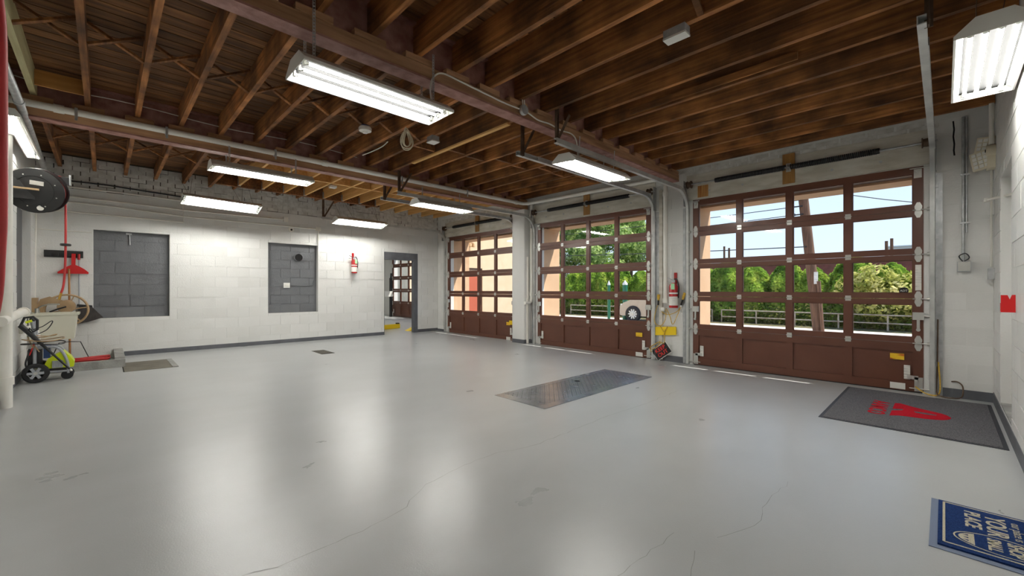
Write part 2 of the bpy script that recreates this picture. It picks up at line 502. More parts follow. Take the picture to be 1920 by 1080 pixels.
# ------------------------------------------------------------------ floor
fl = MB()
ys = [-0.7, 3.0, 18.2]
for x0, x1, ya, yb in ((-1.1, 7.62, -0.7, 10.66), (3.6, 9.2, 10.66, 18.2)):
    yy = [ya] + [y for y in ys if ya < y < yb] + [yb]
    for a, b in zip(yy[:-1], yy[1:]):
        fl.hexa([(x0, a, -0.2), (x1, a, -0.2), (x1, b, -0.2), (x0, b, -0.2), (x0, a, fz(a)), (x1, a, fz(a)), (x1, b, fz(b)), (x0, b, fz(b))])
floor = tag(fl.build('floor', M['floor']), 'glossy pale grey painted concrete floor', 'floor', kind='structure')
M['crack'] = material('floor_crack', S(146, 146, 142), rough=0.8)
def crack(pix, w=0.003, seed=1):
    w *= .7
    rnd = random.Random(seed)
    pts = [at(u, v, 'z', 0.0) for u, v in pix]
    fine = []
    for a, b in zip(pts[:-1], pts[1:]):
        n = max(2, int((b - a).length / 0.06))
        for k in range(n):
            p = a.lerp(b, k / n)
            fine.append(Vector((p.x + rnd.uniform(-.012, .012), p.y + rnd.uniform(-.012, .012), 0)))
    fine.append(pts[-1])
    m = MB()
    for a, b in zip(fine[:-1], fine[1:]):
        t = (b - a).normalized(); n = Vector((-t.y, t.x, 0)) * w / 2 * rnd.uniform(.5, 1.3)
        za, zb = fz(a.y) + .0008, fz(b.y) + .0008
        m.quad((a.x - n.x, a.y - n.y, za), (b.x - n.x, b.y - n.y, zb), (b.x + n.x, b.y + n.y, zb), (a.x + n.x, a.y + n.y, za))
    m.build('crack', M['crack'], floor)
crack([(1270, 733), (1215, 755), (1140, 780), (1070, 808), (1000, 836), (930, 850), (870, 872), (800, 908), (760, 950), (700, 985), (610, 1025), (520, 1062), (440, 1085)], 0.004, 1)
crack([(1480, 905), (1440, 935), (1425, 975), (1380, 1000), (1345, 1008)], 0.003, 2)
crack([(1265, 998), (1225, 1030), (1180, 1062), (1150, 1085)], 0.003, 3)
crack([(1300, 1030), (1295, 1085)], 0.003, 4)
crack([(520, 640), (640, 661), (700, 655), (800, 660)], 0.004, 5)

# ------------------------------------------------------------------ walls
def cells(cuts_a, cuts_b, holes):
    for a0, a1 in zip(cuts_a[:-1], cuts_a[1:]):
        for b0, b1 in zip(cuts_b[:-1], cuts_b[1:]):
            ca, cb = (a0 + a1) / 2, (b0 + b1) / 2
            if not any(h[0] < ca < h[1] and h[2] < cb < h[3] for h in holes):
                yield a0, a1, b0, b1

def blocks(parent, mat, a0, a1, z0, z1, holes, place, L=0.406, H=0.203, gap=0.011, shift=0.0, name='concrete_block', jit=0.0015):
    rnd = random.Random(int(a0 * 100) + 5)
    row = 0
    z = z0
    while z < z1 - 0.03:
        zt = min(z + H, z1)
        a = a0 - (L / 2 if row % 2 else 0) - shift
        while a < a1:
            s, e = max(a, a0), min(a + L, a1)
            a += L
            if e - s < 0.03: continue
            parts = [(s, e, z, zt)]
            for h in holes:
                nxt = []
                for (p, q, r, t) in parts:
                    if q <= h[0] or p >= h[1] or t <= h[2] or r >= h[3]:
                        nxt.append((p, q, r, t)); continue
                    if p < h[0]: nxt.append((p, h[0], r, t))
                    if q > h[1]: nxt.append((h[1], q, r, t))
                    pp, qq = max(p, h[0]), min(q, h[1])
                    if r < h[2]: nxt.append((pp, qq, r, h[2]))
                    if t > h[3]: nxt.append((pp, qq, h[3], t))
                parts = nxt
            for (p, q, r, t) in parts:
                if q - p < 0.03 or t - r < 0.03: continue
                g = gap / 2
                place(p + g, q - g, r + g, t - g, rnd.uniform(-jit, jit))
        z += H; row += 1

W1 = (-0.135, 0.905, 0.74, 2.308)
W2 = (2.60, 3.655, 0.725, 2.296)
DW = (5.358, 6.375, -0.3, 2.262)
wb = MB()
for a0, a1, b0, b1 in cells([-1.05, W1[0], W1[1], W2[0], W2[1], DW[0], DW[1], 7.62], [-0.2, W2[2], W1[2], DW[3], W2[3], W1[3], 3.60], [W1, W2, DW]):
    wb.box(a0, YB + .007, b0, a1, YB + .26, b1)
wall_back = tag(wb.build('wall_back', M['white']), 'white painted block wall with two grey filled openings', 'wall', kind='structure')
ZBR = 2.98
blocks(wall_back, M['white'], XL, XD, 0.04, ZBR, [W1, W2, DW],
       lambda p, q, r, t, j: piece('concrete_block', M['white'], wall_back, p, YB + j, r, q, YB + .05, t), H=0.2100)
# rough brick courses under the roof boards
rb = MB().box(XL, YB + .006, ZBR, XD, YB + .02, 3.56)
rb.build('brick_backing', M['mortar'], wall_back)
rnd = random.Random(3)
z = ZBR + .004
row = 0
while z < 3.5:
    x = XL - (0.11 if row % 2 else 0)
    while x < XD:
        s, e = max(x, XL), min(x + .205, XD)
        if e - s > .03:
            g = rnd.choice((-.002, -.001, .0, .001, .008))
            g2 = rnd.choice((-.001, -.001, -.001, .0, .002, .009))
            piece('brick', M['brick'], wall_back, s + g, YB - rnd.uniform(-.003, .010), z + g2, e - g, YB + .05, z + .0775)
        x += .212
    z += .0775; row += 1

for n, W, lab in ((1, W1, 'wide grey painted block infill left of the back wall'), (2, W2, 'grey painted block infill with a round vent hole')):
    w = MB().box(W[0], YB + .118, W[2], W[1], YB + .24, W[3])
    wo = tag(w.build('window_%d' % n, M['grey']), lab, 'window', kind='structure')
    blocks(wo, M['grey'], W[0], W[1], W[2], W[3], [], lambda p, q, r, t, j: piece('concrete_block', M['grey'], wo, p, YB + .11 + j, r, q, YB + .16, t), shift=0.13, gap=.013, H=0.2)

# door wall
dh = [(a, b, -0.3, 2.70) for a, b in DOORS]
cuts = [-0.6]
for a, b in sorted(DOORS): cuts += [a, b]
cuts += [10.40]
wr = MB()
for a0, a1, b0, b1 in cells(cuts, [-0.2, 2.70, 3.60], dh):
    wr.box(XD + .004, a0, b0, XD + .22, a1, b1)
wall_right = tag(wr.build('wall_right', M['white']), 'white painted wall holding the three garage doors', 'wall', kind='structure')
for (a, b) in ((YN, 0.05), (3.08, 3.56), (6.52, 6.64), (10.02, YB)):
    blocks(wall_right, M['white'], a, b, 0.0, 3.24, [], lambda p, q, r, t, j: piece('concrete_block', M['white'], wall_right, XD + j, p, r, XD + .05, q, t))
# painted boards over each door
for (a, b) in DOORS:
    for (z0, z1, t) in ((2.745, 2.985, .03), (2.99, 3.16, .012)):
        piece('header_board', M['white_old'], wall_right, XD - t, a - .09, z0, XD + .05, b + .1, z1)
    for k in range(11):
        yy = a + (b - a) * k / 10
        piece('brick', M['brick'], wall_right, XD - rnd.uniform(0, .008), yy - .13, 3.165, XD + .05, yy + .125, 3.21)
        piece('brick', M['brick'], wall_right, XD - rnd.uniform(0, .008), yy - .01, 3.215, XD + .05, yy + .24, 3.27)

M['rustwood'] = material('rust_stained_bare_wood', S(196, 150, 84), S(150, 84, 30), rough=.7, nscale=3, stretch=(1, 30, .6), contrast=(.4, .6))
piece('bare_wood_patch', M['rustwood'], wall_right, XD - .032, 2.66, 2.765, XD - .0305, 2.83, 2.955)
for (a, b) in DOORS:
    for f_ in (.14, .32, .72, .9):
        c_ = Vector((XD - .031, a + (b - a) * f_, 2.86))
        MB().lathe([(.001, -.006), (.016, -.006), (.016, .002), (.001, .002)], c_, 8, 'x').build('bolt', M['galv'], wall_right)
cp = [(-.075, 3.20), (-.082, 3.10), (-.076, 3.02), (-.084, 2.93), (-.080, 2.86), (-.085, 2.80)]
m_ = MB()
for (ya, za), (yb_, zb2) in zip(cp[:-1], cp[1:]): m_.bar((XD - .0015, ya, za), (XD - .0015, yb_, zb2), .002, .014, up=(0, 1, 0))
m_.build('crack', M['dark'], wall_right)

# outer leaf of the building (stucco) with deep openings
wo = MB()
oh = [(a - .04, b + .02, -0.3, 2.66) for a, b in DOORS]
cuts = [-1.2]
for h in sorted(oh): cuts += [h[0], h[1]]
cuts += [10.34]
for a0, a1, b0, b1 in cells(cuts, [-0.4, 2.66, 4.2], oh):
    wo.box(XD + .40, a0, b0, XD + .80, a1, b1)
for a0, a1, b0, b1 in cells(cuts, [-0.4, 2.66], oh):
    wo.box(XD + .22, a0, b0, XD + .40, a1, b1)
wall_outer = tag(wo.build('wall_outer', M['stucco']), 'peach stucco outer wall seen as door reveals', 'wall', kind='structure')
for i, (a, b) in enumerate(DOORS):
    tag(MB().box(XD + .10, a - .04, 2.69, XD + .40, b + .02, 2.85).build('trim_%d' % (i + 1), M['lintel']), ['rough wooden lintel over the farthest garage door', 'rough wooden lintel over the middle garage door', 'rough wooden lintel over the nearest garage door'][i], 'lintel', kind='structure')

# left wall
W3 = (8.35, 9.82, 0.86, 2.46)
wl = MB()
for a0, a1, b0, b1 in cells([-0.7, W3[0], W3[1], 10.66], [-0.2, W3[2], W3[3], 3.60], [W3]):
    wl.box(XL - .25, a0, b0, XL - .004, a1, b1)
wall_left = tag(wl.build('wall_left', M['white']), 'white painted block wall at the far left', 'wall', kind='structure')
blocks(wall_left, M['white'], 2.6, YB, 0.0, 3.0, [W3], lambda p, q, r, t, j: piece('concrete_block', M['white'], wall_left, XL - .05, p, r, XL + j, q, t))
w3 = MB().box(XL - .24, W3[0], W3[2], XL - .09, W3[1], W3[3])
tag(w3.build('window_3', M['grey']), 'grey filled opening in the left wall behind the hose reel', 'window', kind='structure')
# wall beside the camera with a recessed opening
RC = (5.32, 6.30, 0.13, 2.34)
wf = MB()
for a0, a1, b0, b1 in cells([-1.05, RC[0], RC[1], 7.27], [-0.2, RC[2], RC[3], 3.60], [RC]):
    wf.box(a0, YN - .25, b0, a1, YN - .004, b1)
wf.box(RC[0], YN - .25, RC[2] - .05, RC[1], YN - .22, RC[3] + .05)
wall_front = tag(wf.build('wall_front', M['white']), 'white block wall at the right edge with a recess', 'wall', kind='structure')
blocks(wall_front, M['white'], 3.3, XD, 0.0, 3.2, [RC], lambda p, q, r, t, j: piece('concrete_block', M['white'], wall_front, p, YN - .05, r, q, YN + j, t), gap=.009)
piece('recess_sill', M['concrete'], wall_front, RC[0], YN - .24, RC[2] - .02, RC[1], YN - .002, RC[2] + .012)

# skirting paint bands
def baseboard(name, boxes, label):
    m = MB()
    for b in boxes: m.box(*b)
    return tag(m.build(name, M['greydark']), label, 'baseboard', kind='structure')
baseboard('baseboard_back', [(0.26, YB - .006, 0.02, DW[0], YB + .03, 0.125), (DW[1], YB - .006, 0.02, XD, YB + .03, 0.125)], 'grey painted band along the foot of the back wall')
baseboard('baseboard_right', [(XD - .006, a, -0.01, XD + .03, b, 0.105) for a, b in ((YN, .02), (3.02, 3.58), (6.5, 6.62), (10.0, YB))], 'grey painted band between the garage doors')
baseboard('baseboard_front', [(XL, YN - .03, -0.01, XD, YN + .006, 0.115)], 'grey painted band under the recess at the right')
baseboard('baseboard_left', [(XL - .03, YN, 0.0, XL + .006, 9.0, 0.14)], 'grey painted band along the foot of the left wall')

# pilaster between doors 1 and 2 with rounded edge
pp = [(XD + .02, 7.10), (XD + .02, 6.64), (XD - .17, 6.64), (XD - .195, 6.65), (XD - .21, 6.68), (XD - .21, 6.99), (XD - .20, 7.03), (XD - .17, 7.07), (XD - .12, 7.095), (XD - .06, 7.10)]
tag(MB().prism(pp, 0.11, 3.08, 'z').mat(1).prism([(x - .004 if x < XD else x, y) for x, y in pp], 0.0, 0.11, 'z').build('wall_pilaster', [M['white'], M['greydark']], smooth=True),
    'white rounded pilaster between the far two garage doors', 'pilaster', kind='structure')

# ------------------------------------------------------------------ ceiling
cl = MB().box(XL - .25, YN - .25, ZC + .03, 7.3, YB + .26, ZC + .10)
ceiling = tag(cl.build('ceiling', M['deck']), 'dark timber roof with boards on exposed joists', 'ceiling', kind='structure')
y = YN
while y < YB:
    piece('plank', M['deck'], ceiling, XL, y + .006, ZC, XD + .1, min(y + .143, YB), ZC + .028)
    y += .149
B1, B2 = 3.23, 6.80
JX = [-0.54 + .414 * k for k in range(19)]
BAYS = [(YN, B1 - .02, 3.265), (B1 + .02, B2 - .02, 3.315), (B2 + .02, YB, 3.33)]
JW = .024
for bi, (a, b, zb) in enumerate(BAYS):
    for k, x in enumerate(JX):
        x += rnd.uniform(-.008, .008)
        mat, y1 = M['wood'], b
        if bi == 1 and k == 0: mat = M['treated']
        if bi == 2 and k >= 6:
            mat = M['pine']
            if x < 4.95: y1 = 9.86
        w = JW if mat is not M['pine'] else .019
        piece('joist', mat, ceiling, x - w, a, zb + rnd.uniform(-.004, .004), x + w, y1, ZC)
        if bi == 2 and k >= 6 and x < 4.95:
            piece('joist_stub', M['wood'], ceiling, x - .02, 9.96, zb + .02, x + .02, YB, ZC)
            piece('joist_hanger', M['galv'], ceiling, x - .026, 9.80, zb - .003, x + .026, 9.862, zb + .14)
# header in the far bay
piece('header_joist', M['wood'], ceiling, 1.56, 9.865, 3.32, 4.95, 9.955, ZC)
# solid bridging and blocking
for k in range(6, 18):
    piece('blocking', M['pine'], ceiling, JX[k] + .02, 8.36 + (.03 if k % 2 else 0), 3.345, JX[k + 1] - .02, 8.40 + (.03 if k % 2 else 0), ZC)
    piece('bridging_strip', M['pine'], ceiling, JX[k] - .02, 8.30, 3.318, JX[k + 1] + .0, 8.34, 3.332)
for k in range(9, 18):
    yb_ = 5.25 - .22 * (k - 9) * .35 + (.08 if k % 2 else -.05)
    piece('blocking', M['wood'], ceiling, JX[k] + .025, yb_, 3.33, JX[k + 1] - .025, yb_ + .045, ZC)
def xbridge(k, y, zb):
    x0, x1 = JX[k] + JW, JX[k + 1] - JW
    zt = ZC - .02
    for (za, zc_, dy) in ((zb + .012, zt, 0), (zt, zb + .012, .05)):
        MB().bar((x0, y + dy, za), (x1, y + dy, zc_), .045, .02).build('bridging', M['wood'], ceiling)
for k in range(0, 9): xbridge(k, 5.05, 3.315)
for k in range(0, 6): xbridge(k, 8.55, 3.33)
for k in range(3, 9): xbridge(k, 1.2, 3.265)
piece('wall_joist', M['wood'], ceiling, XL + .003, YN, 3.30, XL + .05, B2 - .02, ZC)
piece('nailed_strip', M['wood'], ceiling, JX[12] - .045, 0.9, 3.285, JX[12] - .024, 2.55, 3.355)
piece('plywood_patch', M['ply'], ceiling, JX[0] + .03, 6.45, 3.34, JX[1] - .03, 6.47, 3.50)
# lath strip nailed under a joist in the middle bay
piece('lath_strip', M['pine'], ceiling, JX[10] - .035, 3.75, 3.29, JX[10] + .02, 6.0, 3.313)

# steel beams carrying the joists
def steel_beam(yc, z0, label):
    t = thing('steel_beam', (XL, yc, z0), label, 'beam', 'steel roof beams')
    MB().box(XL, yc - .075, z0, XD, yc + .075, z0 + .016).build('bottom_flange', M['beam'], t)
    MB().box(XL, yc - .008, z0 + .016, XD, yc + .008, ZC - .02).build('web', M['beam'], t)
    MB().box(XL, yc - .075, ZC - .02, XD, yc + .075, ZC - .004).build('top_flange', M['beam'], t)
    for s in (-1, 1):
        ya, yb_ = sorted((yc + s * .022, yc + s * .072))
        MB().box(XL, ya, z0 + .017, XD, yb_, z0 + .115).build('ledger', M['beamdark'], t)
        for x in JX:
            zt = (3.262 if yc < 5 else 3.312) if s < 0 else (3.312 if yc < 5 else 3.325)
            xo = x + rnd.uniform(-.03, .03)
            piece('packing_block', M['beamdark'], t, xo - .13, ya - (.012 if s < 0 else 0), z0 + .1155, xo + .13, yb_, zt - .001)
    return t
steel_beam(B1, 3.095, 'red-brown steel roof beam nearer the camera')
steel_beam(B2, 3.085, 'brown steel roof beam behind the long white pipe')

# ------------------------------------------------------------------ garage doors
DT = 0.045
JOINTS = [0.012, 0.60, 1.137, 1.675, 2.212, 2.74]
STILE, MULL = .092, .084
def garage_door(name, y0, y1, x, label):
    t = thing(name, (x, y0, 0), label, 'garage door', 'brown glazed garage doors', 'structure')
    Wd = y1 - y0
    pw = (Wd - 2 * STILE - 3 * MULL) / 4
    colsY = []
    yy = y0 + STILE
    for k in range(4):
        colsY.append((yy, yy + pw)); yy += pw + MULL
    f, bk = x, x + DT
    for i in range(5):
        z0, z1 = JOINTS[i] + .002, JOINTS[i + 1] - .002
        rl, rt = (.066, .066)
        if i == 4: rt = .085
        if i == 0: rl, rt = .10, .105
        m = MB()
        m.box(f, y0, z0, bk, y0 + STILE, z1); m.box(f, y1 - STILE, z0, bk, y1, z1)
        m.box(f, y0 + STILE, z0, bk, y1 - STILE, z0 + rl); m.box(f, y0 + STILE, z1 - rt, bk, y1 - STILE, z1)
        for k in range(3):
            m.box(f, colsY[k][1], z0 + rl, bk, colsY[k + 1][0], z1 - rt)
        sec = m.build('section', M['brown'], t)
        # step mouldings around the lights
        for k in range(4):
            a, b = colsY[k]
            if i == 0:
                MB().box(f + .020, a, z0 + rl, f + .034, b, z1 - rt).build('panel', M['brown'], sec)
            else:
                mm = MB()
                e = .010
                mm.box(f + .012, a, z0 + rl, f + .038, a + e, z1 - rt); mm.box(f + .012, b - e, z0 + rl, f + .038, b, z1 - rt)
                mm.box(f + .012, a + e, z0 + rl, f + .038, b - e, z0 + rl + e); mm.box(f + .012, a + e, z1 - rt - e, f + .038, b - e, z1 - rt)
                mm.build('glazing_bead', M['brown'], sec)
                MB().box(f + .022, a + e, z0 + rl + e, f + .026, b - e, z1 - rt - e).build('pane', M['glass'], sec)
        # hinges on the joint at the top of this section
        if i < 4:
            zj = JOINTS[i + 1]
            for k in range(3):
                yc = (colsY[k][1] + colsY[k + 1][0]) / 2
                h = MB()
                h.box(f - .004, yc - .030, zj + .006, f, yc + .030, zj + .034); h.box(f - .004, yc - .030, zj - .034, f, yc + .030, zj - .006)
                h.cyl((f - .008, yc - .036, zj), (f - .008, yc + .036, zj), .007, 8)
                h.build('hinge', M['chrome'], sec)
            for s, ye in ((1, y0), (-1, y1)):
                yc = ye + s * .045
                h = MB()
                prof = [(yc - .032, zj + .012), (yc + .032, zj + .012), (yc + .034, zj + .045), (yc + .014, zj + .092), (yc - .014, zj + .092), (yc - .034, zj + .045)]
                h.prism(prof, f - .004, f, 'x')
                h.prism([(p, 2 * zj - q) for p, q in prof], f - .004, f, 'x')
                h.cyl((f - .018, yc + s * .05, zj), (f - .018, yc - s * .10, zj), .006, 8)
                h.box(f - .024, yc - .022, zj - .012, f - .003, yc + .022, zj + .012)
                h.cyl((f - .018, yc - s * .075, zj), (f - .018, yc - s * .10, zj), .022, 12)
                h.build('end_hinge', M['chrome'], sec)
        if i == 0:
            for s, ye in ((1, y0), (-1, y1)):
                yc = ye + s * .045
                h = MB()
                h.box(f - .006, yc - .04, .02, f, yc + .035, .19); h.box(f - .006, min(yc, yc + s * .10), .16, f, max(yc, yc + s * .10), .205)
                h.cyl((f - .018, yc + s * .08, .055), (f - .018, yc - s * .095, .055), .006, 8)
                h.build('bottom_bracket', M['chrome'], sec)
                MB().box(f - .0015, yc + s * .10 - .028, .155, f, yc + s * .10 + .028, .325).build('warning_label', M['paper'], sec)
            MB().box(f - .0015, y0 + .17, .385, f + .0, y0 + .30, .46).build('yellow_label', M['yellowlabel'], sec)
            MB().box(f - .006, y0 + .16, .025, f, y0 + .30, .10).build('lift_handle', M['enamel'], sec)
            MB().box(f + .01, y0 + .01, .0, f + .035, y1 - .01, .014).build('bottom_seal', M['rubber'], sec)
        if i == 1:
            for s, ye in ((1, y0), (-1, y1)):
                yc = ye + s * .045
                h = MB()
                h.box(f - .03, yc - .05, .885, f, yc + .05, .975)
                h.cyl((f - .018, yc, .93), (f - .018, yc - s * .13, .93), .009, 8)
                h.build('slide_lock', M['chrome'], sec)
                g = MB()
                g.box(f - .016, yc - .014, .77, f - .004, yc + .014, .886); g.cyl((f - .03, yc, .765), (f, yc, .765), .02, 10)
                g.build('lock_handle', M['chrome'], sec)
        if i == 2:
            MB().box(f - .0015, y0 + .018, 1.24, f, y0 + .072, 1.55).build('warning_label', M['paper'], sec)
        if i == 4:
            for s, ye in ((1, y0), (-1, y1)):
                yc = ye + s * .05
                h = MB()
                h.box(f - .004, yc - .035, 2.60, f, yc + .035, 2.70); h.prism([(yc - .035, 2.70), (yc + .035, 2.70), (yc, 2.64)], f - .03, f - .004, 'x')
                h.cyl((f - .04, yc + s * .07, 2.71), (f - .04, yc - s * .12, 2.71), .006, 8)
                h.build('top_bracket', M['chrome'], sec)
    return t
door_3 = garage_door('door_3', DOORS[2][0], DOORS[2][1], XD, 'nearest brown garage door at the right with the utility pole behind')
door_2 = copy_tree(door_3); door_2.name = 'door_2'; door_2.location.y = DOORS[1][0]
tag(door_2, 'middle brown garage door with leafy trees and a car behind')
door_1 = copy_tree(door_3); door_1.name = 'door_1'; door_1.location.y = DOORS[0][0]
tag(door_1, 'farthest brown garage door with the cream building behind its panes')
# small round decal on a pane of the nearest door
dec = thing('alarm_decal', (XD + .02, .345, 1.235), 'small black oval sticker on a lower right pane of the nearest door', 'sticker')
MB().lathe([(.001, 0), (.045, 0), (.045, .0015), (.001, .0015)], (XD + .0195, .345, 1.235), 20, 'x').build('backing', M['black'], dec)
text('lettering', 'ADT', M['letter_white'], dec, .034, frame((XD + .0185, .345, 1.235), (0, -1, 0), (0, 0, 1)), .0004)

# tracks
def sweep_track(m, path, side):
    """U channel swept along a path lying in an xz plane; open side towards `side` (+-1 in y)"""
    prof = [(-.028, -.022), (.028, -.022), (.028, .022), (.020, .022), (.022, -.016), (-.022, -.016), (-.020, .022), (-.028, .022)]
    base = len(m.v); n = len(prof)
    for i, p in enumerate(path):
        t = (path[min(i + 1, len(path) - 1)] - path[max(i - 1, 0)]).normalized()
        nrm = Vector((-t.z, 0, t.x))
        for a, b in prof:
            q = p + nrm * a; q = q + Vector((0, -side * b, 0))
            m.v.append(tuple(q))
    for i in range(len(path) - 1):
        for k in range(n):
            l = (k + 1) % n
            m.face(base + i * n + k, base + i * n + l, base + (i + 1) * n + l, base + (i + 1) * n + k)
    m.face(*[base + k for k in range(n)]); m.face(*[base + (len(path) - 1) * n + k for k in range(n)][::-1])

def door_track(y, side, label, beam_z, hang=True, xend=3.58):
    """side = +1 when the channel opens towards +y"""
    t = thing('door_track', (XD - .03, y, 0), label, 'track', 'garage door tracks')
    zt, r = 2.90, .36
    xv = XD - .022
    m = MB(); sweep_track(m, [Vector((xv, y, .01)), Vector((xv, y, zt - r))], side); m.build('vertical_track', M['track'], t)
    m = MB(); sweep_track(m, [Vector((xv, y, zt - r)) if a == 0 else Vector((xv - r + r * math.cos(R(a)), y, zt - r + r * math.sin(R(a)))) for a in range(0, 91, 10)], side); m.build('curved_track', M['track'], t, smooth=True)
    m = MB(); sweep_track(m, [Vector((xv - r, y, zt)), Vector((xend, y, zt))], side); m.build('horizontal_track', M['track'], t)
    # stiffener angle along the horizontal rail
    m = MB(); m.box(xend + .35, y - side * .024 - .003, zt - .026, xv - r + .2, y - side * .024 + .003, zt + .03); m.build('stiffener', M['galv'], t)
    # wall angle
    m = MB(); o = -side
    m.box(xv - .03, y + o * .026, .01, xv + .02, y + o * .030, 2.62); ya, yb_ = sorted((y + o * .030, y + o * .085)); m.box(xv + .004, ya, .01, xv + .010, yb_, 2.62)
    m.build('wall_angle', M['galv'], t)
    for zz in (.35, 1.1, 1.85, 2.45):
        MB().box(xv - .012, min(y, y + o * .05), zz, xv + .0, max(y, y + o * .05), zz + .05).build('jamb_bracket', M['galv'], t)
    # end plate by the torsion shaft
    MB().box(xv - .10, y + o * .032 - .003, 2.64, xv + .01, y + o * .032 + .003, 3.06).build('flag_bracket', M['galv'], t)
    if hang:
        # perforated angle hanger near the free end
        MB().box(xend + .03, y + o * .030 - .003, zt - .03, xend + .075, y + o * .030 + .003, beam_z).build('hanger', M['angle'], t)
        MB().box(xend + .072, y + o * .030 - .02, zt - .03, xend + .076, y + o * .030 + .02, beam_z).build('hanger_leg', M['angle'], t)
        MB().bar((xend + .06, y + o * .036, zt + .0), (xend + .30, y + o * .036, beam_z), .035, .004, up=(0, 1, 0)).build('hanger_brace', M['angle'], t)
    return t
zh = [3.33, 3.30, 3.28]
TL = [('track at the far side of the farthest garage door', 'track at the near side of the farthest garage door'),
      ('track at the far side of the middle garage door', 'track at the near side of the middle garage door, beside a hanging light'),
      ('track at the far side of the nearest garage door, under the steel beam', 'track at the near side of the nearest garage door, close to the right wall')]
for i, (a, b) in enumerate(DOORS):
    door_track(b + .075, -1, 'galvanised ' + TL[i][0], zh[i])
    door_track(a - .075, 1, 'galvanised ' + TL[i][1], zh[i])

# torsion springs
def spring_shaft(a, b, i):
    yc = (a + b) / 2
    zs, xs = 2.985, XD - .095
    t = thing('torsion_spring', (XD, yc, zs), 'black torsion spring on a shaft above the ' + ['farthest', 'middle', 'nearest'][i] + ' garage door', 'spring', 'torsion springs')
    MB().cyl((xs, a - .12, zs), (xs, b + .12, zs), .0127, 10).build('shaft', M['galv'], t, smooth=True)
    for s in (-1, 1):
        m = MB(); pts = []
        y0s, y1s = (yc + .03, b - .42) if s > 0 else (yc - .03, a + .42)
        turns = 46
        for k in range(turns * 9 + 1):
            w = 2 * PI * k / 9
            pts.append((xs + .032 * math.cos(w), y0s + (y1s - y0s) * k / (turns * 9), zs + .032 * math.sin(w)))
        m.tube(pts, .0085, 5, cap=True)
        m.build('spring', M['black'], t, smooth=True)
        ye = b + .02 if s > 0 else a - .02
        MB().lathe([(.02, -.035), (.062, -.035), (.062, -.028), (.05, -.025), (.045, .02), (.06, .025), (.06, .035), (.02, .035)], (xs, ye, zs), 18, 'y').build('cable_drum', M['angle'], t, smooth=True)
        MB().lathe([(.014, -.03), (.036, -.03), (.036, .03), (.014, .03)], (xs, y1s, zs), 14, 'y').build('winding_cone', M['black'], t)
    MB().box(XD - .045, yc - .075, 2.765, XD - .031, yc + .075, 3.19).build('wood_pad', M['padwood'], t)
    m = MB(); m.box(XD - .052, yc - .03, 2.93, XD - .046, yc + .03, 3.05); m.box(XD - .13, yc - .004, 2.95, XD - .046, yc + .004, 3.02)
    m.build('centre_bracket', M['chrome'], t)
for i, (a, b) in enumerate(DOORS): spring_shaft(a, b, i)

# ------------------------------------------------------------------ fluorescent lights
def ladder(m, x, y, z0, z1, w=.020):
    """perforated hanging strap"""
    m.box(x - w / 2, y - .001, z0, x - w / 2 + .006, y + .001, z1); m.box(x + w / 2 - .006, y - .001, z0, x + w / 2, y + .001, z1)
    z = z0
    while z < z1:
        m.box(x - w / 2 + .006, y - .001, z, x + w / 2 - .006, y + .001, min(z + .012, z1)); z += .024

def fixture(loc, rot, label, length=1.22, width=.36, ntubes=4, straps=None, wires=None, depth=.10):
    t = thing('fluorescent_light', loc, label, 'light', 'hanging fluorescent lights')
    L, Wd = length / 2, width / 2
    # sloping hood: cross-section in yz, swept along x
    prof = [(-Wd, 0), (-Wd, .022), (-Wd * .45, depth), (Wd * .45, depth), (Wd, .022), (Wd, 0), (Wd - .012, 0), (Wd - .012, .018), (Wd * .43, depth - .006), (-Wd * .43, depth - .006), (-Wd + .012, .018), (-Wd + .012, 0)]
    m = MB()
    n = len(prof); base = 0
    for x in (-L, L):
        m.v += [(x, p, q) for p, q in prof]
    for k in range(n):
        l = (k + 1) % n
        m.face(k, l, n + l, n + k)
    m.build('housing', M['enamel'], t, local=True)
    ends = [(-Wd, 0), (-Wd, .022), (-Wd * .45, depth + .004), (Wd * .45, depth + .004), (Wd, .022), (Wd, 0)]
    for x in (-L - .004, L):
        MB().prism(ends, x, x + .004, 'x').build('end_plate', M['enamel'], t, local=True)
    sp = (width - .08) / ntubes
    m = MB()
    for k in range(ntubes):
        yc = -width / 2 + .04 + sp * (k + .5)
        # strip behind the tube, colour darkened so the gaps stay grey
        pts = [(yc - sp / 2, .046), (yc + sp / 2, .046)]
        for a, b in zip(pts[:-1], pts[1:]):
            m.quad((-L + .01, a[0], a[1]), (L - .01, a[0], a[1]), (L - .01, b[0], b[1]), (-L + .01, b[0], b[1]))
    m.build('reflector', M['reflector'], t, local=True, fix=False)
    sockm = MB()
    for k in range(ntubes):
        yc = -width / 2 + .04 + sp * (k + .5)
        MB().cyl((-L + .055, yc, .022), (L - .055, yc, .022), .0105, 10).build('tube', M['tube'], t, local=True, smooth=True)
        for s in (-1, 1):
            so = MB(); so.cyl((s * (L - .056), yc, .022), (s * (L - .036), yc, .022), .0125, 10); so.box(min(s * (L - .036), s * (L - .02)), yc - .014, .005, max(s * (L - .036), s * (L - .02)), yc + .014, .045)
            so.build('lamp_socket', M['chrome'], t, local=True)
    for (x, y, z1) in straps or []:
        m = MB(); ladder(m, x, y, depth * .6, z1); m.build('strap', M['galv'], t, local=True)
    for path in wires or []:
        MB().tube(path, .0025, 5).build('hanging_wire', M['angle'], t, local=True)
    t.rotation_euler = rot
    return t
fixture((1.57, 3.17, 2.79), (0, 0, 0), 'long hanging light with four tubes nearest the camera, under the steel beam', straps=[(-.5, -.05, .52), (-.5, .14, .36), (.5, -.05, .52), (.5, .14, .36)], width=.40, ntubes=3)
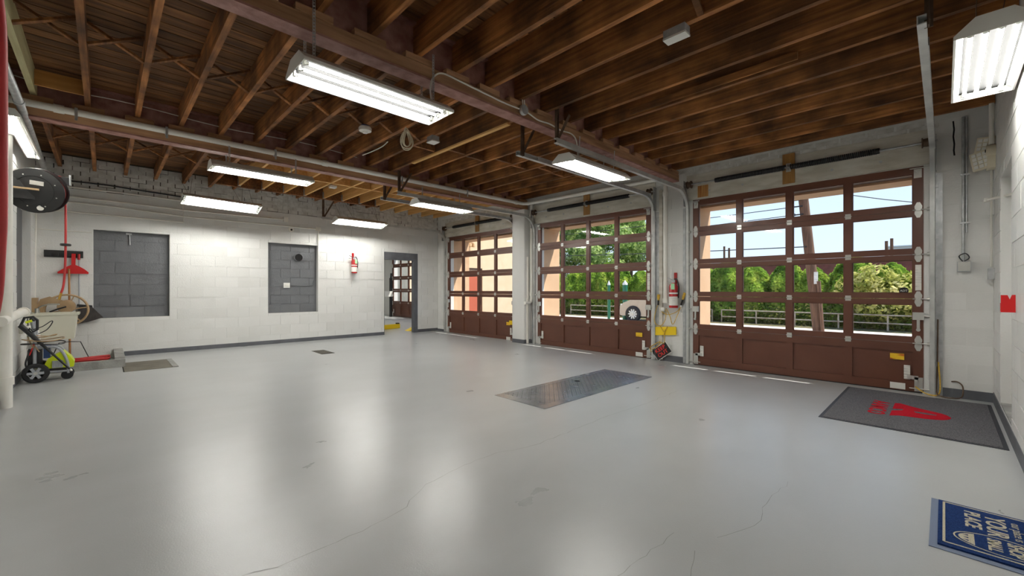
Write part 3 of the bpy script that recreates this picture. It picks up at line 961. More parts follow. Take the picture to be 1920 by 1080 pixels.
fixture((1.575, 6.52, 2.80), (0, 0, 0), 'hanging light below the long white ceiling pipe at the left', straps=[(-.38, .10, .36), (-.38, .30, .33), (.44, .10, .36), (.44, .30, .33)], width=.34)
fixture((4.58, 6.58, 2.775), (0, 0, 0), 'hanging light in the ceiling centre beside the far door track', straps=[(-.4, .08, .36), (.45, .08, .36), (.45, .25, .33)], width=.36)
fixture((4.50, 3.13, 2.755), (R(4), 0, 0), 'hanging light with a sloped white hood between two door tracks', straps=[(-.35, -.02, .36), (.42, -.02, .36), (.42, .14, .36)], width=.36)
fixture((1.60, 9.42, 2.83), (R(-17), R(1.5), 0), 'tilted light hanging before the back wall, at the left of the pair', width=.36,
        wires=[[(-.5, 0, .08), (-.62, .15, .5)], [(-.5, 0, .08), (-.42, .3, .62)], [(.3, 0, .08), (.18, .3, .66)], [(.3, 0, .08), (.4, .3, .62)], [(.5, 0, .08), (.5, .3, .62)]])
fixture((4.36, 9.62, 2.80), (R(-12), 0, 0), 'tilted light hanging before the back wall, above the fire extinguisher', width=.36,
        wires=[[(-.45, 0, .08), (-.5, .25, .6)], [(-.15, 0, .08), (-.25, .25, .62)], [(-.15, 0, .08), (-.05, .25, .62)], [(.45, 0, .08), (.42, .22, .6)], [(.45, 0, .08), (.5, .22, .6)]])
fixture((4.30, -.205, 2.755), (0, 0, 0), 'hanging light with a grey hood in the top right corner', width=.33,
        wires=[[(-.2, .05, .08), (-.25, .06, .30), (-.3, .05, .55)], [(-.5, -.03, .09), (-.5, -.06, .3), (-.42, -.08, .55)]])
lf = fixture((-.66, 7.35, 2.965), (0, 0, R(90)), 'narrow strip light along the top of the left wall', length=1.9, width=.13, ntubes=1, depth=.07)

# ------------------------------------------------------------------ ceiling pipes, conduits
def pipe(name, path, r, mat, label, cat='pipe', n=12, fittings=(), straps=(), group=None):
    t = thing(name, path[0], label, cat, group)
    MB().tube(path, r, n).build('pipe_run', mat, t, smooth=True)
    for p, d in fittings:
        p, d = Vector(p), Vector(d).normalized() * .04
        MB().cyl(p - d, p + d, r * 1.22, n).build('coupling', mat, t, smooth=True)
    for p in straps:
        m = MB(); m.box(p[0] - .012, p[1] - r - .004, p[2] - r - .003, p[0] + .012, p[1] + r + .004, p[2] + r + .003); m.box(p[0] - .012, p[1] - r - .006, p[2] - r - .06, p[0] + .012, p[1] - r - .002, p[2])
        m.build('pipe_strap', M['galv'], t)
    return t
yp, zp = 6.66, 3.2
pipe('ceiling_pipe', [(-.72, yp, zp), (6.74, yp, zp), (6.80, yp - .03, zp - .005), (6.84, yp - .10, zp - .01), (6.86, yp - .2, zp - .01), (6.93, 3.42, 3.17), (6.945, 3.37, 3.15), (6.95, 3.35, 3.10), (6.95, 3.35, 1.02)], .038, M['pvc'],
     'long white pipe running under the ceiling and down between two doors', fittings=[((2.45, yp, zp), (1, 0, 0)), ((6.6, yp, zp), (1, 0, 0)), ((6.95, 3.35, 2.9), (0, 0, 1)), ((6.95, 3.35, 1.06), (0, 0, 1)), ((-.35, yp, zp), (1, 0, 0))],
     straps=[(-.22, yp, zp), (.55, yp, zp), (1.75, yp, zp), (3.75, yp, zp), (5.2, yp, zp)])
pipe('downpipe', [(XD - .06, 6.555, 3.2), (XD - .06, 6.555, 1.05), (XD - .075, 6.56, .98), (XD - .12, 6.56, .95), (XD - .25, 6.58, .95)], .036, M['pvc'], 'white downpipe with an elbow beside the rounded pilaster',
     fittings=[((XD - .06, 6.56, 1.15), (0, 0, 1)), ((XD - .06, 6.56, 2.95), (0, 0, 1))])
tag(MB().box(XD - .14, 6.60, 0.02, XD - .10, 6.655, 1.05).box(XD - .13, 6.60, 1.05, XD - .10, 6.64, 2.0).build('cable_cover', M['pvc']), 'flat white cable cover at the foot of the rounded pilaster', 'cable cover')
for (yy, lab, w) in ((3.47, 'tall white wooden batten beside the middle garage door track', .06), ):
    tag(MB().box(XD - .035, yy - w / 2, .02, XD - .001, yy + w / 2, 3.0).build('wall_batten', M['white_old']), lab, 'batten')
pipe('steel_conduit', [(-.57, YN + .4, 3.13), (-.60, 6.4, 3.10), (-.66, 9.9, 3.10), (-.66, 10.36, 3.08)], .034, M['galv'], 'shiny steel conduit running above the hose reel', 'conduit', fittings=[((-.602, 6.35, 3.10), (.0, 1, 0))])
pipe('drain_pipe', [(-.735, 6.78, .02), (-.735, 6.78, 2.95), (-.73, 6.76, 3.05)], .052, M['pvc'], 'thick white vertical drain pipe at the left edge', fittings=[((-.735, 6.78, .3), (0, 0, 1)), ((-.735, 6.78, 2.9), (0, 0, 1))])
pipe('branch_pipe', [(-.735, 6.5, .93), (-.735, 8.15, .965)], .05, M['pvc'], 'short white branch pipe pointing at the sink', fittings=[((-.735, 8.13, .9645), (0, 1, 0.02))])
pipe('elbow_pipe', [(-.80, 8.55, .70), (-.72, 8.62, .72), (-.68, 8.66, .68), (-.67, 8.67, .60), (-.67, 8.67, .06)], .045, M['pvc'], 'white elbow pipe dropping behind the pressure washer')
# conduits on the back wall
def wallpipe(name, pix, r, mat, label, y=YB - .03, cat='conduit'):
    pts = [at(u, v, 'y', y) for u, v in pix]
    return pipe(name, pts, r, mat, label, cat, n=8)
wallpipe('wall_cable', [(122, 338), (200, 347), (345, 370), (360, 376)], .012, M['wire'], 'black cable along the top of the back wall', cat='cable')
wallpipe('wall_conduit', [(118, 349), (230, 362), (343, 377), (344, 417), (90, 393)], .013, M['pvc'], 'white conduit looping down at the left of the back wall')
wallpipe('wall_conduit', [(108, 366), (240, 381), (345, 394), (534, 412)], .014, M['pvc'], 'white conduit ending in a small box above the grey vent panel')
wallpipe('wall_conduit', [(108, 376), (230, 390), (345, 406), (460, 417), (598, 430)], .013, M['pvc'], 'lowest long white conduit across the back wall')
wallpipe('wall_conduit', [(597, 432), (597, 459)], .013, M['pvc'], 'short white vertical conduit down to the vent panel')
wallpipe('wall_conduit', [(67, 400), (66, 470), (65, 560)], .014, M['pvc'], 'white vertical conduit in the left corner')
wallpipe('wall_conduit', [(70, 429), (172, 436)], .006, M['pvc'], 'thin white cable run left of the wide grey panel')
wallpipe('panel_cable', [(593, 461), (591, 520), (586, 534), (575, 536), (540, 535)], .008, M['grey'], 'grey cable curving down the right side of the vent panel', y=YB + .10, cat='cable')

def wallbox(name, u, v, w, h, d, mat, label, y=YB, cat='box', parts=None):
    c = at(u, v, 'y', y)
    t = thing(name, (c.x, y, c.z), label, cat)
    MB().box(c.x - w / 2, y - d, c.z - h / 2, c.x + w / 2, y, c.z + h / 2).build('housing', mat, t)
    return t, c
t, c = wallbox('junction_box', 535, 412, .09, .10, .05, M['pvc'], 'small white junction box above the grey vent panel')
MB().box(c.x - .038, YB - .054, c.z - .042, c.x + .038, YB - .05, c.z + .042).build('cover_plate', M['pvc'], t)
t, c = wallbox('junction_box', 596, 430, .11, .09, .05, M['pvc'], 'white junction box at the end of the long conduit')
MB().box(c.x - .045, YB - .054, c.z - .036, c.x + .045, YB - .05, c.z + .036).build('cover_plate', M['pvc'], t)
t, c = wallbox('power_outlet', 546, 431, .10, .09, .02, M['pvc'], 'white outlet with a dark hole over the vent panel', cat='outlet')
MB().lathe([(.001, -.024), (.022, -.024), (.022, -.02), (.001, -.02)], (c.x, YB, c.z), 14, 'y').build('socket', M['dark'], t)
t, c = wallbox('wall_switch', 537, 535, .13, .115, .03, M['letter_white'], 'white square switch plate on the grey vent panel', y=YB + .108, cat='switch')
MB().box(c.x - .035, YB + .072, c.z - .03, c.x + .035, YB + .078, c.z + .03).build('rocker', M['paper'], t)
c = at(559, 483, 'y', YB + .10)
t = thing('wall_vent', (c.x, YB + .1, c.z), 'round black vent hole in the grey panel', 'vent')
MB().lathe([(.082, 0), (.10, -.01), (.10, -.05), (.085, -.055), (.082, 0)], (c.x, YB + .108, c.z), 24, 'y').build('collar', M['grey'], t, smooth=True)
MB().lathe([(.001, -.046), (.084, -.046), (.084, -.03), (.001, -.03)], (c.x + .012, YB + .105, c.z), 24, 'y').build('hole', M['dark'], t)
t = thing('wall_bracket', at(243, 440, 'y', YB + .1), 'small steel bracket hanging at the top of the wide grey panel', 'bracket')
c = at(243, 440, 'y', YB + .1)
MB().box(c.x - .05, YB + .085, c.z - .005, c.x + .03, YB + .11, c.z + .025).build('plate', M['galv'], t)
MB().cyl((c.x, YB + .09, c.z), (c.x + .005, YB + .09, c.z - .19), .008, 8).build('rod', M['galv'], t)

# fire extinguishers
def extinguisher(loc, h, r, facing, label):
    """facing: unit vector pointing from the wall into the room"""
    t = thing('fire_extinguisher', loc, label, 'fire extinguisher', 'fire extinguishers')
    cx, cy, z = loc
    fx, fy = facing; sx, sy = -fy, fx
    body = h * .70
    MB().lathe([(.001, 0), (r * .95, 0), (r, .012), (r, body * .86), (r * .85, body * .95), (r * .4, body), (r * .35, body + .015), (.001, body + .015)], loc, 18).build('cylinder', M['redext'], t, smooth=True)
    MB().lathe([(r + .0015, body * .10), (r + .0015, body * .46)], loc, 18).build('label_band', M['paper'], t, smooth=True)
    MB().lathe([(r + .002, body * .56), (r + .002, body * .62)], loc, 18).build('white_stripe', M['letter_white'], t, smooth=True)
    v = MB(); v.lathe([(r * .38, body + .01), (r * .38, body + .05), (r * .25, body + .06), (.001, body + .06)], loc, 12); v.build('valve', M['galv'], t)
    a = Vector((cx, cy, z + body + .05)); f = Vector((sx, sy, 0))
    k = MB(); k.bar(a, a - f * .12 + Vector((0, 0, .05)), .022, .008); k.bar(a, a - f * .13 - Vector((0, 0, .02)), .022, .008)
    k.build('handle', M['black'] if h < .5 else M['galv'], t)
    hs = smooth_path([a + f * .0, a + f * (r * .7) + Vector((0, 0, .02)), a + f * (r * 1.25) - Vector((0, 0, .10)), a + f * (r * 1.2) - Vector((0, 0, .25)), a + f * (r * 1.15) - Vector((0, 0, body * .72))], 6)
    MB().tube(hs, .011, 8).build('hose', M['black'], t, smooth=True)
    tg = Vector((cx, cy, z + body * .86)) + Vector((fx, fy, 0)) * (r * .98) + f * .02
    MB().cbox(tg, (.004 if abs(fx) > .5 else .06, .06 if abs(fx) > .5 else .004, .10)).build('inspection_tag', material('mint_tag', S(170, 220, 170), rough=.6) if 'mint_tag' not in bpy.data.materials else bpy.data.materials['mint_tag'], t)
    wallc = Vector((cx, cy, z + h * .75)) - Vector((fx, fy, 0)) * (r + .008)
    MB().cbox(wallc, (.012 if abs(fx) > .5 else .05, .05 if abs(fx) > .5 else .012, .30)).build('wall_bracket', M['redext'], t)
    return t
extinguisher((4.50, YB - .09, 1.66), .48, .072, (0, -1), 'red fire extinguisher hanging on the white back wall')
extinguisher((XD - .095, 3.21, .94), .60, .073, (-1, 0), 'large red fire extinguisher between the two nearer garage doors')

# ------------------------------------------------------------------ doorway into the next room
d4 = thing('door_4', ((DW[0] + DW[1]) / 2, YB, 0), 'grey framed open doorway into the next workshop', 'doorway', kind='structure')
MB().box(DW[0], YB - .004, 2.06, DW[1], YB + .12, DW[3]).build('header', M['greydark'], d4)
MB().box(DW[1] - .125, YB - .004, .03, DW[1], YB + .12, 2.06).build('jamb', M['greydark'], d4)
MB().box(DW[0], YB + .03, .03, DW[0] + .02, YB + .26, 2.06).build('jamb', M['greydark'], d4)
m = MB()
for a in ((3.6, 17.9, -.2, 9.4, 18.1, 3.6), (3.4, 10.66, -.2, 3.6, 18.1, 3.6)): m.box(*a)
for a0, a1, b0, b1 in cells([10.6, 14.25, 17.0, 18.1], [-.2, 2.7, 3.6], [(14.25, 17.0, -.3, 2.7)]): m.box(9.18, a0, b0, 9.40, a1, b1)
tag(m.build('wall_far_room', M['white']), 'white walls of the workshop beyond the doorway', 'wall', kind='structure')
tag(MB().box(3.4, 10.66, 3.4, 9.4, 18.1, 3.5).build('ceiling_far_room', M['white']), 'white ceiling of the workshop beyond the doorway', 'ceiling', kind='structure')
door_5 = copy_tree(door_3); door_5.name = 'door_5'; door_5.location = (9.13, 14.25, .075)
tag(door_5, 'brown glazed garage door seen through the open doorway')
fixture((6.6, 14.6, 3.0), (0, 0, 0), 'added unseen hanging light to brighten the workshop beyond the doorway', straps=[(-.4, 0, .40), (.4, 0, .40)])  # lamp added out of view to brighten the far room
fixture((8.0, 12.6, 3.0), (0, 0, R(90)), 'second added unseen hanging light to brighten the workshop beyond the doorway', straps=[(-.4, 0, .40), (.4, 0, .40)])  # another added lamp, also unseen, lighting the same room
p = at(736, 612, 'z', .12)
t = thing('lift_arm', (p.x, p.y, fz(p.y)), 'yellow vehicle lift arm lying on the floor beyond the doorway', 'lift arm')
q0, q1 = at(715, 614, 'z', .12), at(748, 611, 'z', .12)
MB().bar(q0, q1, .10, .13).build('arm', M['yellow'], t)
MB().lathe([(.001, .06), (.06, .06), (.06, .10), (.001, .10)], q1 - Vector((.05, 0, 0)), 14).build('pad', M['rubber'], t)
q0, q1 = at(762, 617, 'z', .1), at(778, 617, 'z', .1)
t = thing('lift_arm', (q0.x, q0.y, fz(q0.y)), 'short yellow lift arm end beside the doorway jamb', 'lift arm')
MB().hexa([q0 + Vector((0, -.1, -.09)), q1 + Vector((0, -.1, -.09)), q1 + Vector((0, .1, -.09)), q0 + Vector((0, .1, -.09)), q0 + Vector((0, -.1, -.05)), q1 + Vector((0, -.1, .08)), q1 + Vector((0, .1, .08)), q0 + Vector((0, .1, -.05))]).build('arm', M['yellow'], t)
MB().lathe([(.001, .07), (.07, .07), (.07, .12), (.001, .12)], q1, 14).build('pad', M['rubber'], t)
p = at(733, 594, 'z', .08)
t = thing('air_tool_stand', (p.x, p.y, fz(p.y)), 'black slim tool stand against the wall beyond the doorway', 'stand')
MB().box(p.x - .05, p.y - .05, fz(p.y), p.x + .04, p.y + .05, 1.75).build('post', M['black'], t)
MB().box(p.x - .34, p.y - .12, .95, p.x + .02, p.y - .051, 1.18).build('tray', M['enamel'], t)
MB().cyl((p.x, p.y, 1.75), (p.x + .02, p.y, 1.95), .04, 10).build('head', M['black'], t)

# ------------------------------------------------------------------ floor drains and plates
t = thing('floor_grate', (4.45, 3.3, 0), 'long steel tread plate cover set in the floor', 'floor grate')
gx0, gx1, gy0, gy1 = 3.30, 5.61, 2.905, 3.695
m = MB()
zt = .006
m.box(gx0, gy0, -.002, gx1, gy0 + .10, zt); m.box(gx0, gy1 - .05, -.002, gx1, gy1, zt); m.box(gx0, gy0 + .10, -.002, gx0 + .12, gy1 - .05, zt); m.box(gx1 - .05, gy0 + .10, -.002, gx1, gy1 - .05, zt)
m.build('frame', M['grate'], t)
MB().box(gx0 + .125, gy0 + .105, -.002, gx1 - .055, gy1 - .055, .004).build('plate', M['grate'], t)
m = MB()
nx, ny = 52, 17
for i in range(nx):
    for j in range(ny):
        x = gx0 + .15 + (gx1 - gx0 - .23) * i / (nx - 1); yv = gy0 + .13 + (gy1 - gy0 - .215) * j / (ny - 1)
        a = R(45 if (i + j) % 2 else -45)
        dx, dy = .014 * math.cos(a), .014 * math.sin(a); ex, ey = -.005 * math.sin(a), .005 * math.cos(a)
        b = len(m.v)
        m.v += [(x - dx, yv - dy, .004), (x + ex, yv + ey, .004), (x + dx, yv + dy, .004), (x - ex, yv - ey, .004), (x, yv, .0075)]
        for k in range(4): m.face(b + k, b + (k + 1) % 4, b + 4)
tag(m.build('raised_studs', M['gratedark'], t), kind='stuff')
MB().lathe([(.001, .0078), (.035, .0078), (.035, .004), (.001, .004)], (4.62, 3.48, 0), 16).build('lift_hole', M['dark'], t)
z9 = fz(9.0)
t = thing('drain_cover', (.53, 8.95, z9), 'brown steel drain cover in the floor by the curb', 'drain cover')
c = [at(232, 701, 'z', z9), at(333, 692, 'z', z9), at(322, 678, 'z', z9), at(233, 684, 'z', z9)]
x0, x1, y0_, y1_ = .215, .835, 8.43, 9.42
MB().hexa([(x0, y0_, z9 - .05), (x1, y0_, z9 - .05), (x1, y1_, z9 - .05), (x0, y1_, z9 - .05), (x0, y0_, fz(y0_) + .004), (x1, y0_, fz(y0_) + .004), (x1, y1_, fz(y1_) + .004), (x0, y1_, fz(y1_) + .004)]).build('plate', M['steelplate'], t)
MB().box(x1 - .06, y0_, z9 - .05, x1 + .01, y1_, z9 + .008).build('rim', M['concrete'], t)
MB().box(x0 - .012, y0_, z9 - .05, x0 + .001, y1_ - .1, z9 + .003).build('gap', M['dark'], t)
t = thing('floor_drain', (3.07, 8.45, fz(8.45)), 'small dark drain grille in the floor before the back wall', 'drain')
for k in range(7):
    MB().box(2.95 + .032 * k, 8.18, fz(8.4) - .02, 2.95 + .032 * k + .016, 8.72, fz(8.4) + .005).build('bar', M['steelplate'], t)
MB().box(2.94, 8.16, fz(8.4) - .02, 3.18, 8.74, fz(8.4) + .002).build('pit', M['dark'], t)

# ------------------------------------------------------------------ mats
def mat_box(t, name, x0, y0, x1, y1, z0, z1, mat):
    return MB().box(x0, y0, z0, x1, y1, z1).build(name, mat, t)
t = thing('floor_mat', (5.93, .25, 0), 'charcoal floor mat with a red letter logo by the nearest garage door', 'floor mat')
mat_box(t, 'rubber_edge', 5.03, -.355, 6.86, .86, .0005, .004, M['matedgedark'])
mat_box(t, 'carpet', 5.06, -.325, 6.83, .83, .004, .009, M['matgrey'])
# arched letter: apex towards -y, feet at y = .38
logo_px = [(750, 245), (850, 253), (1070, 315), (1250, 358), (1450, 405), (1600, 440), (1690, 472), (1750, 505), (1765, 520), (1735, 540), (1680, 550), (1600, 552), (1450, 543), (1300, 530), (1000, 490), (820, 468), (650, 465), (690, 378), (880, 378), (905, 355), (705, 345)]
lp_ = [at(1600 + a / 9.6, 730 + b / 9.6, 'z', .0105) for a, b in logo_px]
MB().prism([(p.x, p.y) for p in lp_], .009, .0105, 'z').build('logo', M['matred'], t)
lp_ = [at(1600 + a / 9.6, 730 + b / 9.6, 'z', .0108) for a, b in [(1085, 392), (1300, 424), (1500, 462), (1490, 474), (1300, 450), (1120, 420)]]
MB().prism([(p.x, p.y) for p in lp_], .0105, .0108, 'z').build('logo_opening', M['matgrey'], t)
text('lettering', 'AAMCO', M['matred'], t, .185, frame((5.87, .485, .0098), (-1, 0, 0), (0, -1, 0)), .0008, xs=1.0, off=.005)

t = thing('floor_mat', (3.2, -.16, 0), 'blue floor mat with cream print in the bottom right corner', 'floor mat')
mat_box(t, 'rubber_edge', 2.885, -.375, 3.555, .052, .0005, .004, M['matedge'])
mat_box(t, 'carpet', 2.925, -.372, 3.535, .022, .004, .012, M['matblue'])
def print_strip(name, pts, w=.008):
    m = MB()
    for a, b in zip(pts[:-1], pts[1:]):
        m.bar((a[0], a[1], .0125), (b[0], b[1], .0125), w, .001)
    m.build(name, M['matcream'], t)
print_strip('border_line', [(2.965, -.37), (2.965, .0), (3.515, .0), (3.515, -.37)], .010)
ring = [(3.09 + .098 * math.cos(R(a)), -.205 + .17 * math.sin(R(a))) for a in range(0, 361, 10)]
print_strip('badge_ring', ring, .006)
seg = [(3.09 + .086 * math.cos(R(a)), -.205 + .155 * math.sin(R(a))) for a in range(40, 141, 10)]
MB().prism(seg, .012, .0128, 'z').build('badge_awning', M['matcream'], t)
for k in (-1, 0, 1):
    MB().prism([(3.09 + k * .032 - .007, -.085), (3.09 + k * .032 + .007, -.085), (3.09 + k * .026, -.066)], .0128, .0131, 'z').build('awning_mark', M['matblue'], t)
seg = [(3.09 + .086 * math.cos(R(a)), -.205 + .155 * math.sin(R(a))) for a in range(220, 321, 10)]
MB().prism(seg, .012, .0128, 'z').build('badge_awning', M['matcream'], t)
ex, ey = (-1, 0, 0), (0, -1, 0)
text('lettering', 'SMALL', M['matcream'], t, .062, frame((3.09, -.170, .0128), ex, ey), .0006, xs=.78, off=.0022)
text('lettering', 'SHOP', M['matcream'], t, .070, frame((3.09, -.238, .0128), ex, ey), .0006, xs=.85, off=.0022)
text('lettering', 'PLACE', M['matcream'], t, .082, frame((3.35, -.105, .0128), ex, ey), .0006, xs=.95, off=.0022)
text('lettering', 'YOUR', M['matcream'], t, .100, frame((3.33, -.187, .0128), ex, ey), .0006, xs=.95, off=.0022)
text('lettering', 'our place is', M['matcream'], t, .052, frame((3.33, -.262, .0128), ex, ey), .0006, xs=.95)

# ------------------------------------------------------------------ left corner: sink, washer, brooms, reels
# concrete curb basin
zb_ = fz(9.2)
t = thing('curb_basin', (-.25, 9.5, zb_), 'low concrete curb basin in the left corner', 'basin')
MB().box(-.78, 8.97, .02, .24, 9.07, zb_ + .12).build('front_curb', M['concrete'], t)
MB().box(.12, 9.07, .02, .24, YB - .002, zb_ + .15).build('side_curb', M['concrete'], t)
MB().box(-.78, 9.07, .02, .12, YB - .002, zb_ + .02).build('basin_floor', M['concrete'], t)
t = thing('hose_coil', (-.2, 9.35, zb_), 'coiled red rubber hose lying in the concrete basin', 'hose')
pts = []
for k in range(0, 5 * 24 + 1):
    a = 2 * PI * k / 24; n = k / 24
    pts.append((-.28 + (.33 + .012 * math.sin(n * 2.1)) * math.cos(a), 9.27 + (.135 + .01 * math.cos(n * 1.7)) * math.sin(a), zb_ + .045 + .022 * n + .006 * math.sin(3 * a)))
MB().tube(pts, .0155, 7).build('hose_body', M['redhose'], t, smooth=True)
MB().tube(smooth_path([(-.22, 9.16, zb_ + .165), (-.02, 9.2, zb_ + .17), (.06, 9.28, zb_ + .16), (.03, 9.38, zb_ + .12)], 6), .0155, 7).build('hose_end', M['redhose'], t, smooth=True)

# laundry sink
ys0, ys1 = 9.36, 9.86
t = thing('laundry_sink', (-.53, 9.6, .5), 'cream laundry sink fixed to the left wall', 'sink')
def tub(x0, x1, y0, y1, z1, X0, X1, Y0, Y1, z0):
    return [(X0, Y0, z0), (X1, Y0, z0), (X1, Y1, z0), (X0, Y1, z0), (x0, y0, z1), (x1, y0, z1), (x1, y1, z1), (x0, y1, z1)]
m = MB()
A = tub(-.80, -.30, ys0, ys1, .88, -.79, -.335, ys0 + .03, ys1 - .03, .49)
m.hexa(A)
m.f.pop(1); m.mi.pop(1)
B = tub(-.78, -.32, ys0 + .02, ys1 - .02, .88, -.77, -.355, ys0 + .05, ys1 - .05, .53)
b = len(m.v); m.v += B
for q in ((0, 1, 2, 3), (0, 4, 5, 1), (1, 5, 6, 2), (2, 6, 7, 3), (3, 7, 4, 0)): m.face(*[b + k for k in q])
for k in range(4): m.face(4 + k, 4 + (k + 1) % 4, b + 4 + (k + 1) % 4, b + 4 + k)
m.build('tub', M['sink'], t)
m = MB(); m.box(-.805, ys0 - .014, .86, -.285, ys0 + .012, .892); m.box(-.805, ys1 - .01, .86, -.285, ys1 + .012, .892); m.box(-.30, ys0 + .012, .86, -.278, ys1 - .01, .892)
m.build('rim', M['sink'], t)
MB().tube(smooth_path([(-.72, 9.75, .89), (-.72, 9.72, .97), (-.62, 9.65, 1.02), (-.50, 9.6, 1.02)], 6), .011, 8).build('faucet', M['chrome'], t, smooth=True)
MB().cyl((-.74, 9.70, .89), (-.74, 9.70, .96), .022, 12).build('tap', M['chrome'], t)

# tan wall hose reel above the sink
rc = Vector((-.44, 9.98, .915))
t = thing('hose_reel', (rc.x, rc.y, rc.z), 'tan metal hand hose reel with a spoked wheel above the sink', 'hose reel')
for dy in (-.05, .14):
    ringp = [rc + Vector((.25 * math.cos(R(a)), dy, .25 * math.sin(R(a)))) for a in range(0, 360, 10)]
    MB().tube(ringp, .014, 8, closed=True).build('wheel_rim', M['tan'], t, smooth=True)
    for a in range(10, 361, 60):
        MB().cyl(rc + Vector((0, dy, 0)), rc + Vector((.245 * math.cos(R(a)), dy, .245 * math.sin(R(a)))), .006, 6).build('spoke', M['tan'], t)
MB().lathe([(.001, -.09), (.10, -.09), (.105, -.07), (.105, .16), (.001, .16)], (rc.x - .0, rc.y, rc.z + .06), 22, 'y').build('hub', M['tan'], t, smooth=True)
MB().prism([(-.80, .88), (-.72, 1.10), (-.62, 1.14), (-.42, 1.05), (-.40, .95), (-.55, 1.01), (-.63, 1.03), (-.69, .99), (-.70, .88)], rc.y - .08, rc.y - .06, 'y').build('side_plate', M['tan'], t)
MB().box(XL + .002, rc.y - .10, .90, XL + .06, rc.y + .12, 1.12).build('wall_plate', M['tan'], t)
MB().tube([rc + Vector((0, -.1, .06)), rc + Vector((-.10, -.12, .02)), rc + Vector((-.18, -.12, -.02))], .012, 8).build('crank', M['black'], t)

# black drum reel with red hose, on the left wall
rc = Vector((-.585, 7.72, 2.46))
t = thing('hose_reel', (rc.x, rc.y, rc.z), 'large black drum hose reel mounted high on the left wall', 'hose reel')
tilt = Euler((R(12), R(6), R(-14))).to_matrix()
def rl(m, prof, name, mat):
    m.lathe(prof, (0, 0, 0), 36, 'y')
    m.v = [tuple(tilt @ Vector(p) + rc) for p in m.v]
    return m.build(name, mat, t, smooth=True)
rl(MB(), [(.001, -.075), (.05, -.08), (.17, -.072), (.175, -.078), (.262, -.07), (.268, -.062), (.262, -.055), (.001, -.055)], 'front_disc', M['black'])
rl(MB(), [(.001, .055), (.262, .055), (.268, .062), (.262, .07), (.001, .07)], 'rear_disc', M['black'])
rl(MB(), [(.001, -.055), (.235, -.055), (.235, .055), (.001, .055)], 'wound_hose', M['redhose'])
for a in (30, 75, 120, 165, 210, 255, 300, 345):
    p = tilt @ Vector((.20 * math.cos(R(a)), -.075, .20 * math.sin(R(a)))) + rc
    MB().lathe([(.001, -.004), (.007, -.004), (.007, .004), (.001, .004)], p, 8, 'y').build('bolt', M['chrome'], t)
a0 = tilt @ Vector((0.05, -.10, .02)) + rc
MB().bar(a0, a0 + Vector((-.28, -.01, .0)), .035, .02).build('arm', M['tan'], t)
MB().cbox(tilt @ Vector((.02, -.083, .095)) + rc, (.12, .004, .05), tilt).build('sticker', M['paper'], t)
MB().lathe([(.001, -.003), (.03, -.003), (.03, .003), (.001, .003)], tilt @ Vector((.06, -.08, -.20)) + rc, 14, 'y').build('round_sticker', M['paper'], t)
MB().box(XL + .002, rc.y - .06, rc.z - .12, -.60, rc.y + .10, rc.z + .12).build('wall_mount', M['black'], t)
gp = rc + Vector((.245, .05, .17))
m = MB(); m.box(gp.x - .06, gp.y - .04, gp.z - .05, gp.x + .03, gp.y + .04, gp.z + .04); m.build('hose_guide', M['black'], t)
MB().cyl(gp + Vector((.032, -.05, -.06)), gp + Vector((.032, -.05, .07)), .010, 10).build('guide_roller', M['galv'], t)
hp = [gp + Vector((-.2, 0, .06)), gp + Vector((0, 0, .02)), at(120, 350, 'y', 7.76), at(123, 380, 'y', 7.76), at(123, 460, 'y', 7.76), at(122, 500, 'y', 7.76), at(119, 535, 'y', 7.76), at(114, 550, 'y', 7.76)]
MB().tube(smooth_path(hp, 8), .0115, 8).build('hanging_hose', M['redhose'], t, smooth=True)
c = at(123, 459, 'y', 7.76)
MB().lathe([(.012, -.014), (.048, -.014), (.052, 0), (.048, .014), (.012, .014)], c, 18).build('hose_stop', M['blackplastic'], t, smooth=True)
c = at(112, 556, 'y', 7.76)
MB().cyl(c + Vector((.012, 0, .045)), c + Vector((-.006, 0, -.04)), .013, 8).build('brass_nozzle', M['brass'], t)

# red hose close to the camera at the left edge
t = thing('air_hose', (-.30, 2.05, .0), 'thick red hose hanging close at the left edge of the view', 'hose')
hp = [at(-14, -60, 'y', 2.05), at(-7, 0, 'y', 2.05), at(-1.5, 60, 'y', 2.05), at(0, 160, 'y', 2.05), at(0, 280, 'y', 2.05), at(0, 400, 'y', 2.05), at(-4, 480, 'y', 2.05), at(-10, 560, 'y', 2.05), at(-30, 640, 'y', 2.05), at(-70, 760, 'y', 2.05)]
MB().tube(smooth_path(hp, 6), .0165, 12).build('hose_body', M['redhose'], t, smooth=True)

# wall rack with dustpan and brooms
p0, p1 = at(82, 468, 'y', YB - .03), at(156, 484, 'y', YB - .03)
t = thing('tool_rack', ((p0.x + p1.x) / 2, YB, p1.z), 'black wall rack holding the brooms', 'rack')
MB().box(p0.x, YB - .02, p1.z, p1.x, YB - .001, p0.z).build('rail', M['black'], t)
for k in range(5):
    x = p0.x + .06 + k * .085
    MB().box(x - .022, YB - .055, p1.z + .02, x + .022, YB - .02, p1.z + .075).build('clip', M['blackplastic'], t)
t = thing('dustpan', (-.375, YB - .08, 1.52), 'red plastic dustpan hanging from the wall rack', 'dustpan')
prof = [(-.555, 1.52), (-.195, 1.52), (-.19, 1.545), (-.24, 1.60), (-.30, 1.645), (-.35, 1.67), (-.40, 1.67), (-.45, 1.64), (-.51, 1.59), (-.56, 1.545)]
MB().prism(prof, YB - .075, YB - .060, 'y').build('pan', M['red'], t)
MB().prism([(x, z) for x, z in ((-.555, 1.52), (-.195, 1.52), (-.19, 1.545), (-.56, 1.545))], YB - .11, YB - .06, 'y').build('lip', M['red'], t)
MB().bar((-.375, YB - .068, 1.66), (-.372, YB - .068, 1.86), .05, .022, up=(0, 1, 0)).build('handle', M['red'], t)
